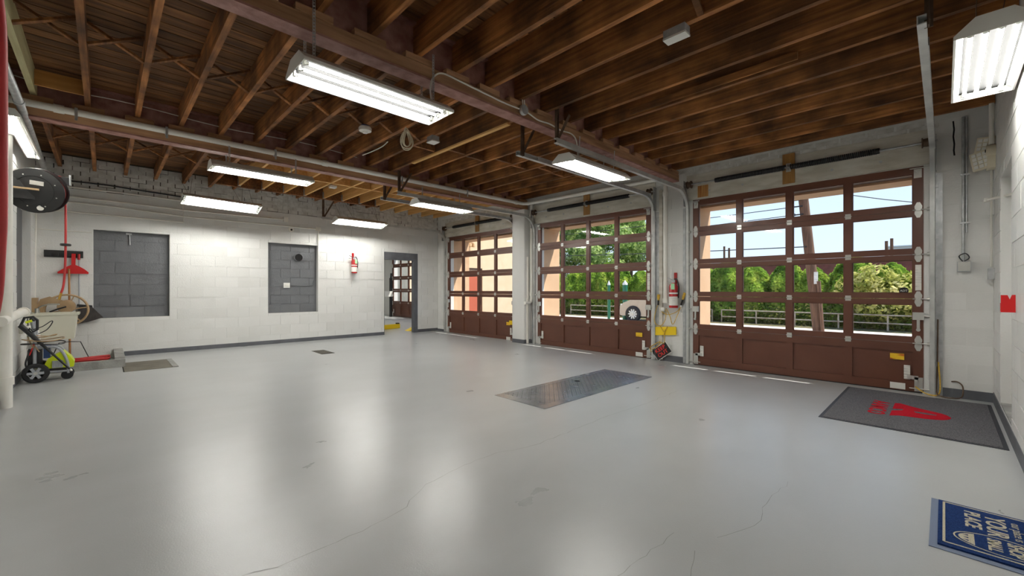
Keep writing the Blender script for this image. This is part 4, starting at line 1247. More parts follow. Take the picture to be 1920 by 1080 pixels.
t = thing('push_broom', (-.43, 9.92, fz(9.9)), 'wooden handled push broom standing behind the sink', 'broom')
MB().tube([(-.40, 9.95, .12), (-.425, YB - .10, 1.60)], .014, 8).build('handle', M['wooden_handle'], t, smooth=True)
MB().box(-.62, 9.90, .06, -.18, 10.0, .11).build('head', M['black'], t)
MB().box(-.61, 9.905, zb_ + .022, -.19, 9.995, .06).build('bristles', M['bristle'], t)
for s in (-1, 1):
    MB().tube([(-.40, 9.95, .40), (-.40 + s * .12, 9.95, .39), (-.40 + s * .22, 9.95, .11)], .007, 6).build('brace', M['black'], t)
t = thing('angle_broom', (-.12, YB - .06, .93), 'grey angled broom hanging from the wall rack', 'broom')
MB().tube([(-.31, YB - .05, 1.78), (-.305, YB - .05, 1.0)], .009, 8).build('handle', M['greymetal'], t)
MB().cyl((-.31, YB - .05, 1.76), (-.31, YB - .05, 1.86), .017, 10).build('grip', M['redhose'], t)
MB().prism([(-.31, .98), (-.16, .96), (-.135, .93), (-.01, .76), (-.20, .69), (-.335, .66)], YB - .08, YB - .03, 'y').build('bristle_fan', M['bristle'], t)
MB().prism([(-.33, 1.0), (-.15, .975), (-.145, .945), (-.335, .96)], YB - .085, YB - .025, 'y').build('head', M['blackplastic'], t)

# pressure washer
zf = fz(8.4)
t = thing('pressure_washer', (-.52, 8.42, zf), 'lime green and black wheeled pressure washer', 'pressure washer')
def wheel(c, r, w, name='wheel'):
    wo = MB().lathe([(r * .62, -w / 2), (r * .9, -w / 2), (r, -w * .3), (r, w * .3), (r * .9, w / 2), (r * .62, w / 2), (r * .62, -w / 2)], c, 24, 'y').build(name, M['rubber'], t, smooth=True)
    MB().lathe([(.001, -w * .42), (r * .2, -w * .45), (r * .22, w * .4), (.001, w * .4)], c, 14, 'y').build('hub_cap', M['chrome'], wo)
    for k in range(6):
        a = PI * k / 3
        MB().bar(Vector(c) + Vector((r * .15 * math.cos(a), 0, r * .15 * math.sin(a))), Vector(c) + Vector((r * .66 * math.cos(a), 0, r * .66 * math.sin(a))), w * .9, .03, up=(-math.sin(a), 0, math.cos(a))).build('wheel_spoke', M['greymetal'], wo)
rw = .125
wheel((-.64, 8.26, zf + rw), rw, .055)
wheel((-.64, 8.66, zf + rw), rw, .055)
MB().cyl((-.64, 8.26, zf + rw), (-.64, 8.66, zf + rw), .012, 10).build('axle', M['greymetal'], t)
for yy in (8.34, 8.58):
    m = MB(); m.tube(smooth_path([(-.655, yy, zf + .20), (-.655, yy, zf + .42), (-.66, yy, zf + .62), (-.68, yy, zf + .80)], 5), .017, 8); m.build('upright', M['greymetal'], t, smooth=True)
    m = MB(); m.tube(smooth_path([(-.65, yy, zf + .44), (-.50, yy, zf + .45), (-.42, yy, zf + .40), (-.36, yy, zf + .24), (-.35, yy, zf + .08)], 5), .016, 8); m.build('front_hoop', M['greymetal'], t, smooth=True)
    m = MB(); m.tube([(-.66, yy, zf + .12), (-.35, yy, zf + .11)], .014, 8); m.build('base_rail', M['greymetal'], t)
MB().tube([(-.68, 8.34, zf + .80), (-.69, 8.40, zf + .83), (-.69, 8.52, zf + .83), (-.68, 8.58, zf + .80)], .018, 8).build('push_handle', M['blackplastic'], t, smooth=True)
body = [(-.58, .16), (-.30, .16), (-.295, .23), (-.33, .30), (-.40, .385), (-.47, .34), (-.54, .29), (-.565, .23)]
MB().prism([(x, zf + z) for x, z in body], 8.345, 8.575, 'y').build('motor_cover', M['lime'], t)
MB().box(-.58, 8.35, zf + .10, -.34, 8.57, zf + .165).build('base_plate', M['blackplastic'], t)
MB().box(-.50, 8.325, zf + .165, -.40, 8.346, zf + .26).build('pump_grille', M['galv'], t)
for k in range(4):
    MB().box(-.492 + .024 * k, 8.318, zf + .175, -.482 + .024 * k, 8.326, zf + .25).build('grille_fin', M['greymetal'], t)
MB().box(-.72, 8.36, zf + .18, -.60, 8.56, zf + .42).build('tank', M['blackplastic'], t)
MB().cyl((-.36, 8.33, zf + .06), (-.36, 8.38, zf + .06), .06, 18).build('front_foot', M['rubber'], t, smooth=True)
MB().cyl((-.36, 8.54, zf + .06), (-.36, 8.59, zf + .06), .06, 18).build('front_foot', M['rubber'], t, smooth=True)
MB().box(-.58, 8.36, zf + .30, -.52, 8.54, zf + .46).build('blue_tank', material('blue_plastic', S(40, 66, 110), rough=.4), t)
# spray gun and lance lying across the frame
g0, g1 = at(38, 610, 'y', 8.28), at(131, 692, 'y', 8.28)
MB().tube([g0, g0.lerp(g1, .3), g0.lerp(g1, .55), g1], [.03, .024, .014, .011], 10).build('spray_lance', M['blackplastic'], t, smooth=True)
MB().cyl(g1, g1 + (g1 - g0).normalized() * .03, .014, 10).build('nozzle', M['chrome'], t)
gp = [at(u, v, 'y', 8.27) for u, v in ((38, 612), (46, 596), (62, 594), (70, 600), (70, 618), (62, 622), (56, 616), (50, 624))]
MB().tube(gp, .014, 8).build('trigger_gun', M['blackplastic'], t, smooth=True)
MB().cbox(at(54, 603, 'y', 8.26), (.06, .03, .03), (0, R(-20), 0)).build('gun_lime_insert', M['lime'], t)
hp = [at(u, v, 'y', 8.30) for u, v in ((62, 618), (80, 612), (96, 602), (98, 605), (88, 618), (72, 626))]
MB().tube(smooth_path(hp, 6), .006, 6).build('gun_hose', M['wire'], t, smooth=True)
for j, (cz, rr) in enumerate(((.50, .20), (.55, .19), (.60, .12))):
    lp = [(-.58 + rr * math.cos(R(a)), 8.40 + rr * .8 * math.sin(R(a)), zf + cz + .015 * math.sin(R(a * 2 + j * 60))) for a in range(0, 360, 15)]
    MB().tube(lp, .007, 6, closed=True).build('hose_loop', M['tan'] if j else M['wire'], t, smooth=True)
lp = [at(u, v, 'y', 8.31) for u, v in ((52, 632), (58, 645), (62, 652), (64, 648), (70, 655), (74, 660))]
MB().tube(smooth_path(lp, 5), .007, 6).build('cord', M['tan'], t, smooth=True)
MB().tube(smooth_path([(-.70, 8.33, zf + .44), (-.71, 8.30, zf + .36), (-.73, 8.29, zf + .25), (-.70, 8.29, zf + .16), (-.66, 8.29, zf + .20)], 5), .010, 6).build('inlet_hose', M['wire'], t, smooth=True)
MB().tube(smooth_path([(-.66, 8.32, zf + .50), (-.68, 8.31, zf + .42), (-.70, 8.31, zf + .36)], 4), .008, 6).build('red_cord', M['red'], t, smooth=True)

# ------------------------------------------------------------------ pier between doors 2 and 3: rope, yellow board, sign
X0 = XD - .03
t = thing('yellow_board', (X0, 3.38, .44), 'yellow plastic board hanging on yellow rope between the doors', 'board')
MB().hexa([(X0 - .012, 3.19, .475), (X0 + .004, 3.19, .475), (X0 + .004, 3.575, .44), (X0 - .012, 3.575, .44), (X0 - .012, 3.19, .615), (X0 + .004, 3.19, .615), (X0 + .004, 3.575, .59), (X0 - .012, 3.575, .59)]).build('panel', M['yellow'], t)
def rope(pix, r=.006, name='rope', parent=None, x=X0 - .02):
    MB().tube(smooth_path([at(u, v, 'x', x) for u, v in pix], 5), r, 6).build(name, M['rope'], parent or t, smooth=True)
rope([(1234, 570), (1229, 585), (1227, 600), (1231, 609), (1240, 610), (1247, 600), (1249, 585), (1244, 576)])
rope([(1249, 578), (1255, 590), (1261, 608), (1268, 596), (1276, 576)])
rope([(1240, 584), (1252, 590), (1268, 585), (1275, 577)])
rope([(1238, 611), (1245, 622), (1252, 612), (1246, 622), (1246, 640)])
MB().lathe([(.001, -.03), (.035, -.02), (.04, 0), (.035, .02), (.001, .03)], at(1243, 580, 'x', X0 - .03), 14, 'x').build('rope_hook', M['enamel'], t, smooth=True)
for (a, b, lab) in (((1234, 572), (1235, 552), 'left'), ((1277, 572), (1284, 549), 'right')):
    p, q = at(*a, 'x', X0 - .02), at(*b, 'x', X0 - .02)
    mid = p.lerp(q, .45)
    MB().tube([p, mid], .016, 8).build('rope_clamp', M['black'], t, smooth=True)
    MB().tube([mid, mid.lerp(q, .5), q], [.014, .026, .022], 8).build('frayed_rope_end', M['rope'], t, smooth=True)
t = thing('keep_out_sign', (X0, 3.44, .005), 'black warning sign with red lettering tilted on the floor', 'sign')
ctr = Vector((X0 - .02, 3.444, .172))
exs, eys = Vector((-.05, -.259, .195)).normalized(), Vector((.06, .163, .205)).normalized()
eys = (eys - exs * eys.dot(exs)).normalized()
exs = Vector((0, -.799, .601)); eys = Vector((0, .601, .799))
F = frame(ctr, exs, eys)
def flat(w, h, z0, z1, name, mat):
    m = MB().box(-w / 2, -h / 2, z0, w / 2, h / 2, z1)
    m.v = [tuple(F @ Vector(p)) for p in m.v]
    return m.build(name, mat, t)
flat(.325, .212, -.003, 0, 'backing', M['letter_white'])
flat(.305, .192, 0, .001, 'face', M['black'])
# letters face the room: mirror-free frame looking along -x
text('lettering', 'KEEP', M['letter_red'], t, .088, frame(ctr + eys * .042 + Vector((-.0035, 0, 0)), exs, eys), .0006, xs=1.12, off=.001)
text('lettering', 'OUT', M['letter_red'], t, .088, frame(ctr - eys * .042 + Vector((-.0035, 0, 0)), exs, eys), .0006, xs=1.12, off=.001)
rope([(1222, 660), (1219, 652), (1228, 645), (1238, 641), (1232, 650), (1222, 655)], .007)
rope([(1246, 640), (1244, 644), (1236, 640)], .006)
# yellow tag with cord on the farthest door pull
pt = at(958, 605, 'x', XD - .02)
t = thing('pull_tag', (pt.x, pt.y, pt.z), 'small yellow tag on a cord by the farthest garage door', 'tag')
MB().cbox(pt, (.006, .12, .10)).build('tag_card', M['yellow'], t)
MB().tube(smooth_path([at(u, v, 'x', XD - .03) for u, v in ((968, 575), (963, 588), (961, 605), (964, 616))], 5), .007, 6).build('cord', M['rope'], t, smooth=True)

# ------------------------------------------------------------------ right corner
xa = XD - .02
t = thing('outlet_conduit', (xa, -.16, 1.4), 'steel conduit dropping to a metal outlet box by the right corner', 'outlet')
MB().cyl((xa, -.155, 1.56), (xa, -.155, 3.22), .013, 10).build('conduit', M['galv'], t, smooth=True)
MB().cyl((xa, -.180, 1.9), (xa, -.180, 3.22), .010, 10).build('conduit', M['galv'], t, smooth=True)
MB().box(XD - .055, -.215, 1.455, XD - .001, -.105, 1.57).build('box', M['galv'], t)
MB().box(XD - .058, -.208, 1.462, XD - .055, -.112, 1.563).build('cover_plate', M['chrome'], t)
MB().tube(smooth_path([(XD - .05, -.15, 1.57), (XD - .05, -.12, 1.63), (XD - .05, -.17, 1.66), (XD - .05, -.20, 1.61), (XD - .05, -.16, 1.57)], 5), .006, 6).build('cord', M['wire'], t, smooth=True)
for zz in (2.55, 2.0):
    MB().box(xa - .016, -.205, zz, XD - .001, -.13, zz + .02).build('clamp', M['galv'], t)
# twin head emergency light
c = at(1855, 290, 'x', 6.88)
t = thing('emergency_light', (c.x, c.y, c.z), 'white emergency light with two adjustable heads in the right corner', 'light')
MB().box(c.x - .09, YN + .002, c.z - .16, c.x + .06, c.y + .02, c.z + .06).build('case', M['beige_plastic'], t)
for (u, v, rot) in ((1855, 271, (R(10), 0, R(-25))), (1841, 301, (R(80), 0, R(-25)))):
    hc_ = at(u, v, 'x', c.x - .02)
    MB().cbox(hc_, (.045, .20, .16), rot).build('lamp_head', M['beige_plastic'], t)
    rm = Euler(rot).to_matrix()
    for i in range(4):
        for j in range(3):
            MB().cbox(hc_ + rm @ Vector((-.026, -.066 + .044 * i, -.044 + .044 * j)), (.008, .034, .034), rot).build('lens_cell', M['lens'], t)
c2 = Vector((6.80, YN + .001, 2.74))
t = thing('camera_dome', tuple(c2), 'small beige round junction box beside the emergency light', 'junction box')
MB().lathe([(.001, .07), (.055, .07), (.06, .05), (.06, 0), (.001, 0)], c2, 18, 'y').build('case', M['beige_plastic'], t, smooth=True)
MB().lathe([(.001, .076), (.016, .076), (.016, .07), (.001, .07)], c2, 12, 'y').build('plug', M['dark'], t)
pipe('corner_conduit', [(6.80, YN + .03, 2.80), (6.80, YN + .03, 3.24)], .02, M['pvc'], 'white conduit above the round junction box', 'conduit')
t = thing('thermostat_cable', (6.99, YN + .03, 1.4), 'white cable running down the right corner to a metal box', 'cable')
MB().tube([(6.93, YN + .025, 2.57), (6.93, YN + .025, 1.9), (6.90, YN + .025, 1.75), (6.95, YN + .025, 1.50)], .009, 8).build('cable', M['whitewire'], t)
MB().tube([(6.97, YN + .035, 2.57), (6.97, YN + .03, 3.24)], .010, 8).build('cable', M['whitewire'], t)
MB().box(6.92, YN + .001, 1.36, 7.0, YN + .05, 1.48).build('box', M['galv'], t)
pt = at(1860, 396, 'x', 6.97)
tag(MB().box(6.94, YN + .002, pt.z - .045, 7.02, YN + .035, pt.z + .045).build('blank_plate', M['white']), 'small white painted box in the right corner', 'box')
t = thing('door_rod', (6.2, YN, 2.12), 'thin white rod sticking out of the wall recess', 'rod')
p0, p1 = Vector((6.15, YN - .1, 2.16)), at(1850, 375, 'x', 6.55)
MB().tube([p0, p1], .012, 8).build('rod', M['pvc'], t); MB().cyl(p1 - Vector((.0, 0, .02)), p1 + Vector((.0, 0, .02)), .022, 10).build('end_cap', M['pvc'], t)
t = thing('red_holder', (5.0, YN, 1.075), 'red notched document holder on the right wall', 'holder')
hx = 4.98
MB().prism([(YN + .004, 1.075), (YN + .078, 1.075), (YN + .078, 1.208), (YN + .044, 1.208), (YN + .033, 1.175), (YN + .022, 1.21), (YN + .004, 1.21)], hx, hx + .006, 'x').build('front', M['red'], t)
MB().box(hx + .006, YN + .004, 1.075, hx + .05, YN + .078, 1.085).build('base', M['red'], t)
MB().box(hx + .05, YN + .004, 1.075, hx + .056, YN + .078, 1.145).build('back', M['red'], t)
t = thing('sensor_cable', (XD - .1, .05, .02), 'loose grey cable curling on the floor by the nearest door track', 'cable')
hp = [(XD - .03, .05, .9), (XD - .03, .055, .3), (XD - .05, .06, .05), (XD - .10, .02, .015), (XD - .12, -.06, .012), (XD - .08, -.14, .03), (XD - .04, -.15, .14), (XD - .02, -.11, .19), (XD - .01, -.06, .185)]
MB().tube(smooth_path(hp, 7), .007, 7).build('cable_run', M['angle'], t, smooth=True)
MB().tube(smooth_path([(XD - .03, .24, .08), (XD - .05, .16, .02), (XD - .06, .06, .012), (XD - .05, .03, .1), (XD - .03, .045, .4)], 6), .007, 7).build('cable_loop', M['rope'], t, smooth=True)

# ------------------------------------------------------------------ small ceiling things
t = thing('junction_disc', (3.21, B1 - .10, 3.16), 'round grey junction box on the near steel beam', 'junction box')
MB().lathe([(.001, -.02), (.052, -.02), (.055, 0), (.052, .02), (.001, .02)], (3.21, B1 - .105, 3.165), 18, 'y').build('case', M['galv'], t, smooth=True)
for dx in (-.015, .015):
    MB().tube(smooth_path([(3.21 + dx, B1 - .11, 3.21), (3.20 + dx, B1 - .11, 3.28), (3.19 + dx * 2, B1 - .12, 3.40)], 4), .006, 6).build('wire', M['whitewire'], t)
t = thing('beam_cable', (2.0, B1 - .09, 3.1), 'white cable draped along the near steel beam', 'cable')
yy = B1 - .095
hp = [(2.06, 3.12, 2.86), (2.05, yy, 3.0), (2.08, yy, 3.12), (2.18, yy, 3.19), (2.40, yy, 3.185), (2.7, yy, 3.17), (2.95, yy, 3.16), (3.15, yy, 3.165), (3.27, yy, 3.165), (3.45, yy, 3.13), (3.65, yy, 3.14), (3.85, yy, 3.12), (4.05, yy, 3.13), (4.15, yy, 3.06), (4.13, 3.10, 2.84)]
MB().tube(smooth_path(hp, 6), .008, 7).build('cable_run', M['whitewire'], t, smooth=True)
t = thing('heat_detector', (3.17, 1.44, 3.22), 'grey box with a white face under a near joist', 'detector')
c = (3.17, 1.44, 3.232)
MB().box(c[0] - .045, c[1] - .085, c[2] - .03, c[0] + .045, c[1] + .085, c[2] + .03).build('case', M['galv'], t)
MB().box(c[0] - .046, c[1] - .088, c[2] - .045, c[0] + .046, c[1] + .088, c[2] - .03).build('face', M['enamel'], t)
t = thing('smoke_detector', (2.34, 5.07, 3.24), 'round white smoke detector under a joist', 'detector')
MB().lathe([(.001, -.045), (.03, -.045), (.035, -.03), (.075, -.02), (.08, .01), (.07, .03), (.001, .03)], (2.358, 5.08, 3.265), 22).build('case', M['enamel'], t, smooth=True)
MB().lathe([(.04, .03), (.05, .03), (.05, .055), (.04, .055)], (2.358, 5.08, 3.26), 14).build('blue_base', bpy.data.materials['blue_plastic'], t)
t = thing('ceiling_sensor', (3.15, 4.8, 3.25), 'small white square sensor under a joist', 'sensor')
MB().box(3.13, 4.74, 3.245, 3.24, 4.87, 3.312).build('case', M['galv'], t)
MB().box(3.125, 4.735, 3.232, 3.245, 4.875, 3.245).build('face', M['enamel'], t)
t = thing('cable_coil', (2.79, 4.80, 3.2), 'coil of beige cable hanging from a joist', 'cable')
rr = random.Random(5)
for k in range(6):
    a0 = rr.uniform(0, 3); rx, rz = rr.uniform(.05, .085), rr.uniform(.09, .13)
    ang = rr.uniform(-.5, .5)
    lp = [(2.785 + rx * math.cos(R(a)) * math.cos(ang), 4.80 + rx * math.cos(R(a)) * math.sin(ang) + .02 * math.sin(R(2 * a)), 3.21 + rr.uniform(-.01, .01) * 0 + rz * math.sin(R(a)) - .01 * k) for a in range(0, 360, 20)]
    MB().tube(lp, .006, 6, closed=True).build('loop', M['beige_plastic'], t, smooth=True)
t = thing('slack_cable', (2.5, 6.2, 3.2), 'loose white cable sagging below the middle joists', 'cable')
hp = [at(u, v, 'z', 3.27) for u, v in ((680, 291), (700, 283), (716, 275), (727, 266))]
MB().tube(smooth_path(hp, 6), .007, 6).build('cable_run', M['whitewire'], t, smooth=True)
t = thing('joist_cable', (-.4, 6.7, 3.4), 'thin white cable stapled along the far steel beam', 'cable')
hp = [(-.7, B2 - .10, 3.47)] + [(x + .2, B2 - .10, 3.43 + .02 * math.sin(k * 1.3)) for k, x in enumerate(JX[:9])]
MB().tube(smooth_path(hp, 5), .006, 6).build('cable_run', M['whitewire'], t, smooth=True)
t = thing('ceiling_sensor', (3.4, 8.3, 3.28), 'tiny white sensor under the new pine joists', 'sensor')
c = at(624, 351, 'z', 3.30)
MB().box(c.x - .06, c.y - .06, 3.285, c.x + .06, c.y + .06, 3.325).build('case', M['enamel'], t)

# ------------------------------------------------------------------ outside: ground, wing, street
tag(MB().box(7.62, -14, -.25, 12.6, 14, -.02).build('ground_lot', M['asphalt']), 'grey asphalt yard outside the garage doors', 'ground', kind='structure')
tag(MB().box(12.6, -16, -.25, 16.4, 40, -.01).build('ground_pavement', M['sidewalk']), 'pale sunlit concrete pavement beside the railing', 'pavement', kind='structure')
tag(MB().box(9.4, 14, -.25, 12.6, 40, -.02).build('ground_side', M['asphalt']), 'asphalt strip beside the further workshop', 'ground', kind='structure')
tag(MB().box(16.4, -30, -.25, 90, 70, 0.0).build('ground_soil', M['soil']), 'brown and green planted ground behind the railing', 'ground', kind='structure')
# stucco wing wall with a door
DR = (8.05, 8.72, -.3, 1.93)
wg = MB()
for a0, a1, b0, b1 in cells([XD + .80, DR[0], DR[1], 10.45], [-.3, DR[3], 4.2], [DR]):
    wg.box(a0, 10.34, b0, a1, 10.62, b1)
wg.box(10.2, 10.62, -.3, 10.45, 13.9, 4.2)
tag(wg.build('wall_wing', M['stucco_cream']), 'cream stucco wing of the building outside the farthest door', 'wall', kind='structure')
t = thing('door_6', (8.38, 10.4, 0), 'terracotta door in the cream wing outside', 'door', kind='structure')
MB().box(DR[0] + .03, 10.42, -.02, DR[1] - .03, 10.47, DR[3] - .10).build('leaf', M['doorred'], t)
m = MB(); m.box(DR[0], 10.36, -.02, DR[0] + .03, 10.5, DR[3]); m.box(DR[1] - .03, 10.36, -.02, DR[1], 10.5, DR[3]); m.box(DR[0] + .03, 10.36, DR[3] - .10, DR[1] - .03, 10.5, DR[3])
m.build('frame', M['lintel'], t)
t = thing('flood_light', (8.2, 10.3, 2.68), 'twin flood light on the cream wing wall', 'light')
for dx in (-.07, .07):
    MB().lathe([(.001, .07), (.035, .07), (.06, -.05), (.055, -.05), (.001, .0)], (8.2 + dx, 10.24, 2.63), 14).build('lamp_head', M['tan'], t, smooth=True)
MB().cyl((8.2, 10.338, 2.72), (8.2, 10.30, 2.72), .06, 14).build('base', M['tan'], t)
MB().bar((8.12, 10.29, 2.71), (8.28, 10.29, 2.71), .03, .03).build('yoke', M['tan'], t)

# railing
def railing(y0, y1, n, label):
    t = thing('pipe_railing', (17.0, (y0 + y1) / 2, 0), label, 'railing', 'low pipe railings')
    for z in (.47, .22):
        MB().cyl((17.0, y0, z), (17.0, y1, z), .022, 8).build('rail', M['railing'], t)
    for k in range(n):
        yv = y0 + (y1 - y0) * k / (n - 1)
        MB().cyl((17.0, yv, 0), (17.0, yv, .48), .024, 8).build('post', M['railing'], t)
railing(-1.2, 5.95, 7, 'low grey pipe railing behind the utility pole')
railing(6.3, 13.2, 7, 'low grey pipe railing behind the parked car')
# utility pole
t = thing('utility_pole', (15.42, 2.6, 0), 'leaning brown wooden utility pole outside the nearest door', 'utility pole')
ptop = Vector((15.42, 3.58, 10.0))
MB().tube([(15.42, 2.62, -.2), Vector((15.42, 2.62, 0)).lerp(ptop, .5), ptop], [.14, .13, .11], 14).build('pole', M['polewood'], t, smooth=True)
MB().tube([(15.27, 2.50, -.1), (15.27, 2.60, 1.5)], .05, 8).build('cable_guard', M['polewood'], t, smooth=True)
MB().box(15.27, 2.62, 1.42, 15.285, 2.72, 1.78).build('notice', M['paper'], t)
for z in (3.55, 3.8, 4.0):
    yv = 2.62 + .096 * z
    MB().cyl((15.28, yv + .02, z), (15.28, yv + .24, z), .02, 8).build('insulator_arm', M['wire'], t)
    MB().lathe([(.001, -.04), (.03, -.03), (.03, .04), (.001, .05)], (15.28, yv + .26, z), 10).build('insulator', M['wire'], t, smooth=True)
def wire(a, b, sag, label, r=.012):
    a, b = Vector(a), Vector(b)
    pts = [a.lerp(b, k / 16) - Vector((0, 0, 4 * sag * (k / 16) * (1 - k / 16))) for k in range(17)]
    o = MB().tube(pts, r, 5).build('overhead_wire', M['wire'])
    tag(o, label, 'wire', 'overhead wires')
wire((15.28, 3.2, 3.8), (17.5, 40, 5.6), .5, 'upper overhead wire left of the utility pole')
wire((15.28, 3.2, 3.55), (17.5, 40, 5.0), .5, 'second overhead wire left of the utility pole')
wire((15.28, 2.9, 2.55), (17.0, 40, 1.9 + 3.0), .4, 'low overhead wire left of the utility pole', .016)
wire((15.5, 3.3, 4.5), (15.2, -14, 4.0), 1.6, 'drooping overhead wire right of the utility pole')
for k, (u, v0_, v1_) in enumerate(((1358, 462, 520), (1367, 465, 520), (1662, 452, 520), (1672, 447, 520))):
    a = at(u, v0_, 'x', 40); b = at(u, v1_, 'x', 40)
    t = tag(MB().cyl((40, a.y, 0), (40, a.y, a.z), .09, 8).build('distant_pole', M['polewood']), ['thin distant pole at the left edge of the sky', 'second thin distant pole at the left of the sky', 'thin distant pole at the right of the sky', 'taller thin distant pole at the right of the sky'][k], 'pole', 'distant poles')
# far buildings
t = thing('brick_building', (27, 5, 0), 'low red brick building behind the hedge', 'building')
MB().box(27, -6, 0, 33, 11, 2.78).build('wall', M['far_brick'], t); MB().box(26.9, -6.1, 2.78, 33.1, 11.1, 2.86).build('coping', M['far_white'], t)
t = thing('flat_building', (46, 10, 0), 'pale flat roofed building in the far distance', 'building')
MB().box(46, -3.5, 0, 52, 3.2, 4.7).build('wall', M['far_white'], t); MB().box(45.9, -3.6, 4.7, 52.1, 3.3, 4.8).build('roof', M['far_white'], t)
MB().box(46, 9.5, 0, 52, 14.5, 4.4).build('annex', M['far_white'], t)
t = thing('bungalow', (41, 22, 0), 'pale house roof among the trees', 'house')
MB().box(38, 19.6, 0, 44, 25, 1.6).build('wall', M['far_white'], t)
MB().prism([(19.2, 1.55), (25.4, 1.55), (22.3, 2.9)], 37.7, 44.3, 'x').build('roof', M['far_white'], t)

# bollards
for k, (x, yv) in enumerate(((15.43, 9.95), (15.35, 9.13))):
    t = thing('bollard', (x, yv, 0), ['slim green bollard with a pointed pale cap', 'thicker green bollard beside the parked car'][k], 'bollard', 'green bollards')
    r = (.06, .10)[k]
    MB().cyl((x, yv, -.02), (x, yv, 1.46), r, 12).build('post', M['greenpost'], t, smooth=True)
    MB().lathe([(r * 1.05, 1.44), (r * 1.05, 1.50), (.001, 1.64)], (x, yv, 0), 12).build('cap', M['enamel'], t, smooth=True)

# car: nose towards +y
t = thing('parked_car', (15.6, 7.3, 0), 'silver car parked beyond the middle garage door', 'car')
prof = [(9.06, .22), (9.10, .42), (9.06, .60), (8.92, .74), (8.60, .86), (8.15, .96), (7.75, 1.22), (7.45, 1.38), (7.1, 1.44), (6.5, 1.42), (6.28, 1.22), (6.20, .90), (6.18, .45), (6.25, .22)]
m = MB()
sec = [(-.0, .10), (.10, .0), (1.52, .0), (1.62, .10)]
base = len(m.v); n = len(prof)
for xo, ins in ((0.0, .06), (.07, .0), (1.55, .0), (1.62, .06)):
    for yv, z in prof:
        s = 1 - ins * .35
        tum = .16 * max(0, z - .85) / .6
        xx = 14.82 + xo + (tum if xo < .8 else -tum)
        m.v.append((xx, 7.62 + (yv - 7.62) * s, .22 + (z - .22) * s))
for i in range(3):
    for k in range(n):
        l = (k + 1) % n
        m.face(base + i * n + k, base + i * n + l, base + (i + 1) * n + l, base + (i + 1) * n + k)
m.face(*[base + k for k in range(n)][::-1]); m.face(*[base + 3 * n + k for k in range(n)])
m.build('body', M['carpaint'], t, smooth=True)
MB().prism([(8.02, .98), (7.62, 1.24), (7.3, 1.33), (6.5, 1.34), (6.36, 1.0)], 14.86, 14.90, 'x').build('side_window', M['cardark'], t)
MB().hexa([(15.0, 8.13, .955), (16.3, 8.13, .955), (16.25, 7.55, 1.325), (15.05, 7.55, 1.325), (15.0, 8.15, .985), (16.3, 8.15, .985), (16.25, 7.57, 1.355), (15.05, 7.57, 1.355)]).build('windscreen', M['cardark'], t)
for xx in (14.84, 16.36):
    for yv in (8.46, 6.75):
        w = MB().lathe([(.20, -.09), (.30, -.09), (.32, -.05), (.32, .05), (.30, .09), (.20, .09), (.20, -.09)], (xx, yv, .30), 24, 'x').build('wheel', M['rubber'], t, smooth=True)
        MB().lathe([(.001, -.07), (.05, -.075), (.05, .03), (.001, .03)], (xx, yv, .30), 12, 'x').build('hub', M['chrome'], w)
        for k in range(10):
            a = 2 * PI * k / 10
            MB().bar((xx - .05, yv + .04 * math.cos(a), .30 + .04 * math.sin(a)), (xx - .05, yv + .21 * math.cos(a), .30 + .21 * math.sin(a)), .05, .03, up=(1, 0, 0)).build('wheel_spoke', M['enamel'], w)
MB().box(14.80, 8.0, .95, 14.86, 8.12, 1.05).build('wing_mirror', M['carpaint'], t)
MB().box(14.9, 9.03, .55, 15.1, 9.075, .68).build('headlamp', M['lens'], t)
MB().box(14.86, 9.06, .28, 16.4, 9.12, .46).build('bumper', M['carpaint'], t)

# ------------------------------------------------------------------ plants
def leaf_cloud(n, sample, size, seed, flat=.0):
    r = random.Random(seed)
    v, f = [], []
    for _ in range(n):
        p, nrm = sample(r)
        s = size * r.uniform(.6, 1.3)
        d = Vector((r.gauss(0, 1), r.gauss(0, 1), r.gauss(0, 1))) * .6 + nrm
        d.normalize()
        a = d.cross(Vector((r.gauss(0, 1), r.gauss(0, 1), r.gauss(0, 1)))).normalized()
        b = d.cross(a)
        i = len(v)
        v += [tuple(p - a * s), tuple(p + b * s * .55), tuple(p + a * s), tuple(p - b * s * .55)]
        f.append((i, i + 1, i + 2, i + 3))
    me = bpy.data.meshes.new('foliage')
    me.from_pydata(v, [], f)
    return me
def cone_sample(h, r0):
    def f(r):
        z = h * r.random() ** .9
        t_ = z / h
        rad = r0 * (1 - t_ ** 2.6) ** .62 * (.74 + .26 * r.random() ** .5)
        a = r.uniform(0, 2 * PI)
        lump = 1 + .13 * math.sin(a * 5 + z * 4.0) + .08 * math.sin(a * 3 - z * 7)
        return Vector((rad * lump * math.cos(a), rad * lump * math.sin(a), z)), Vector((math.cos(a), math.sin(a), .5))
    return f
def crown_sample(centres):
    def f(r):
        c, rad = r.choices(centres, weights=[k[1] ** 2 for k in centres])[0]
        d = Vector((r.gauss(0, 1), r.gauss(0, 1), r.gauss(0, 1))).normalized()
        return Vector(c) + d * rad * (.55 + .45 * r.random() ** .4), d
    return f
def plant(name, loc, mesh, mat, trunk_h, trunk_r, label, cat, group, rz=0.0, sc=(1, 1, 1)):
    t = thing(name, loc, label, cat, group)
    o = bpy.data.objects.new('foliage', mesh); col.objects.link(o); o.parent = t
    o.rotation_euler = (0, 0, rz); o.scale = sc
    if not mesh.materials: mesh.materials.append(mat)
    if trunk_h: MB().tube([(0, 0, -.05), (.02, .01, trunk_h * .5), (0, 0, trunk_h)], [trunk_r, trunk_r * .8, trunk_r * .4], 8).build('trunk', M['bark'], t, local=True, smooth=True)
    return t
ARB = [leaf_cloud(7500, cone_sample(2.2, .82), .062, 11 + k) for k in range(3)]
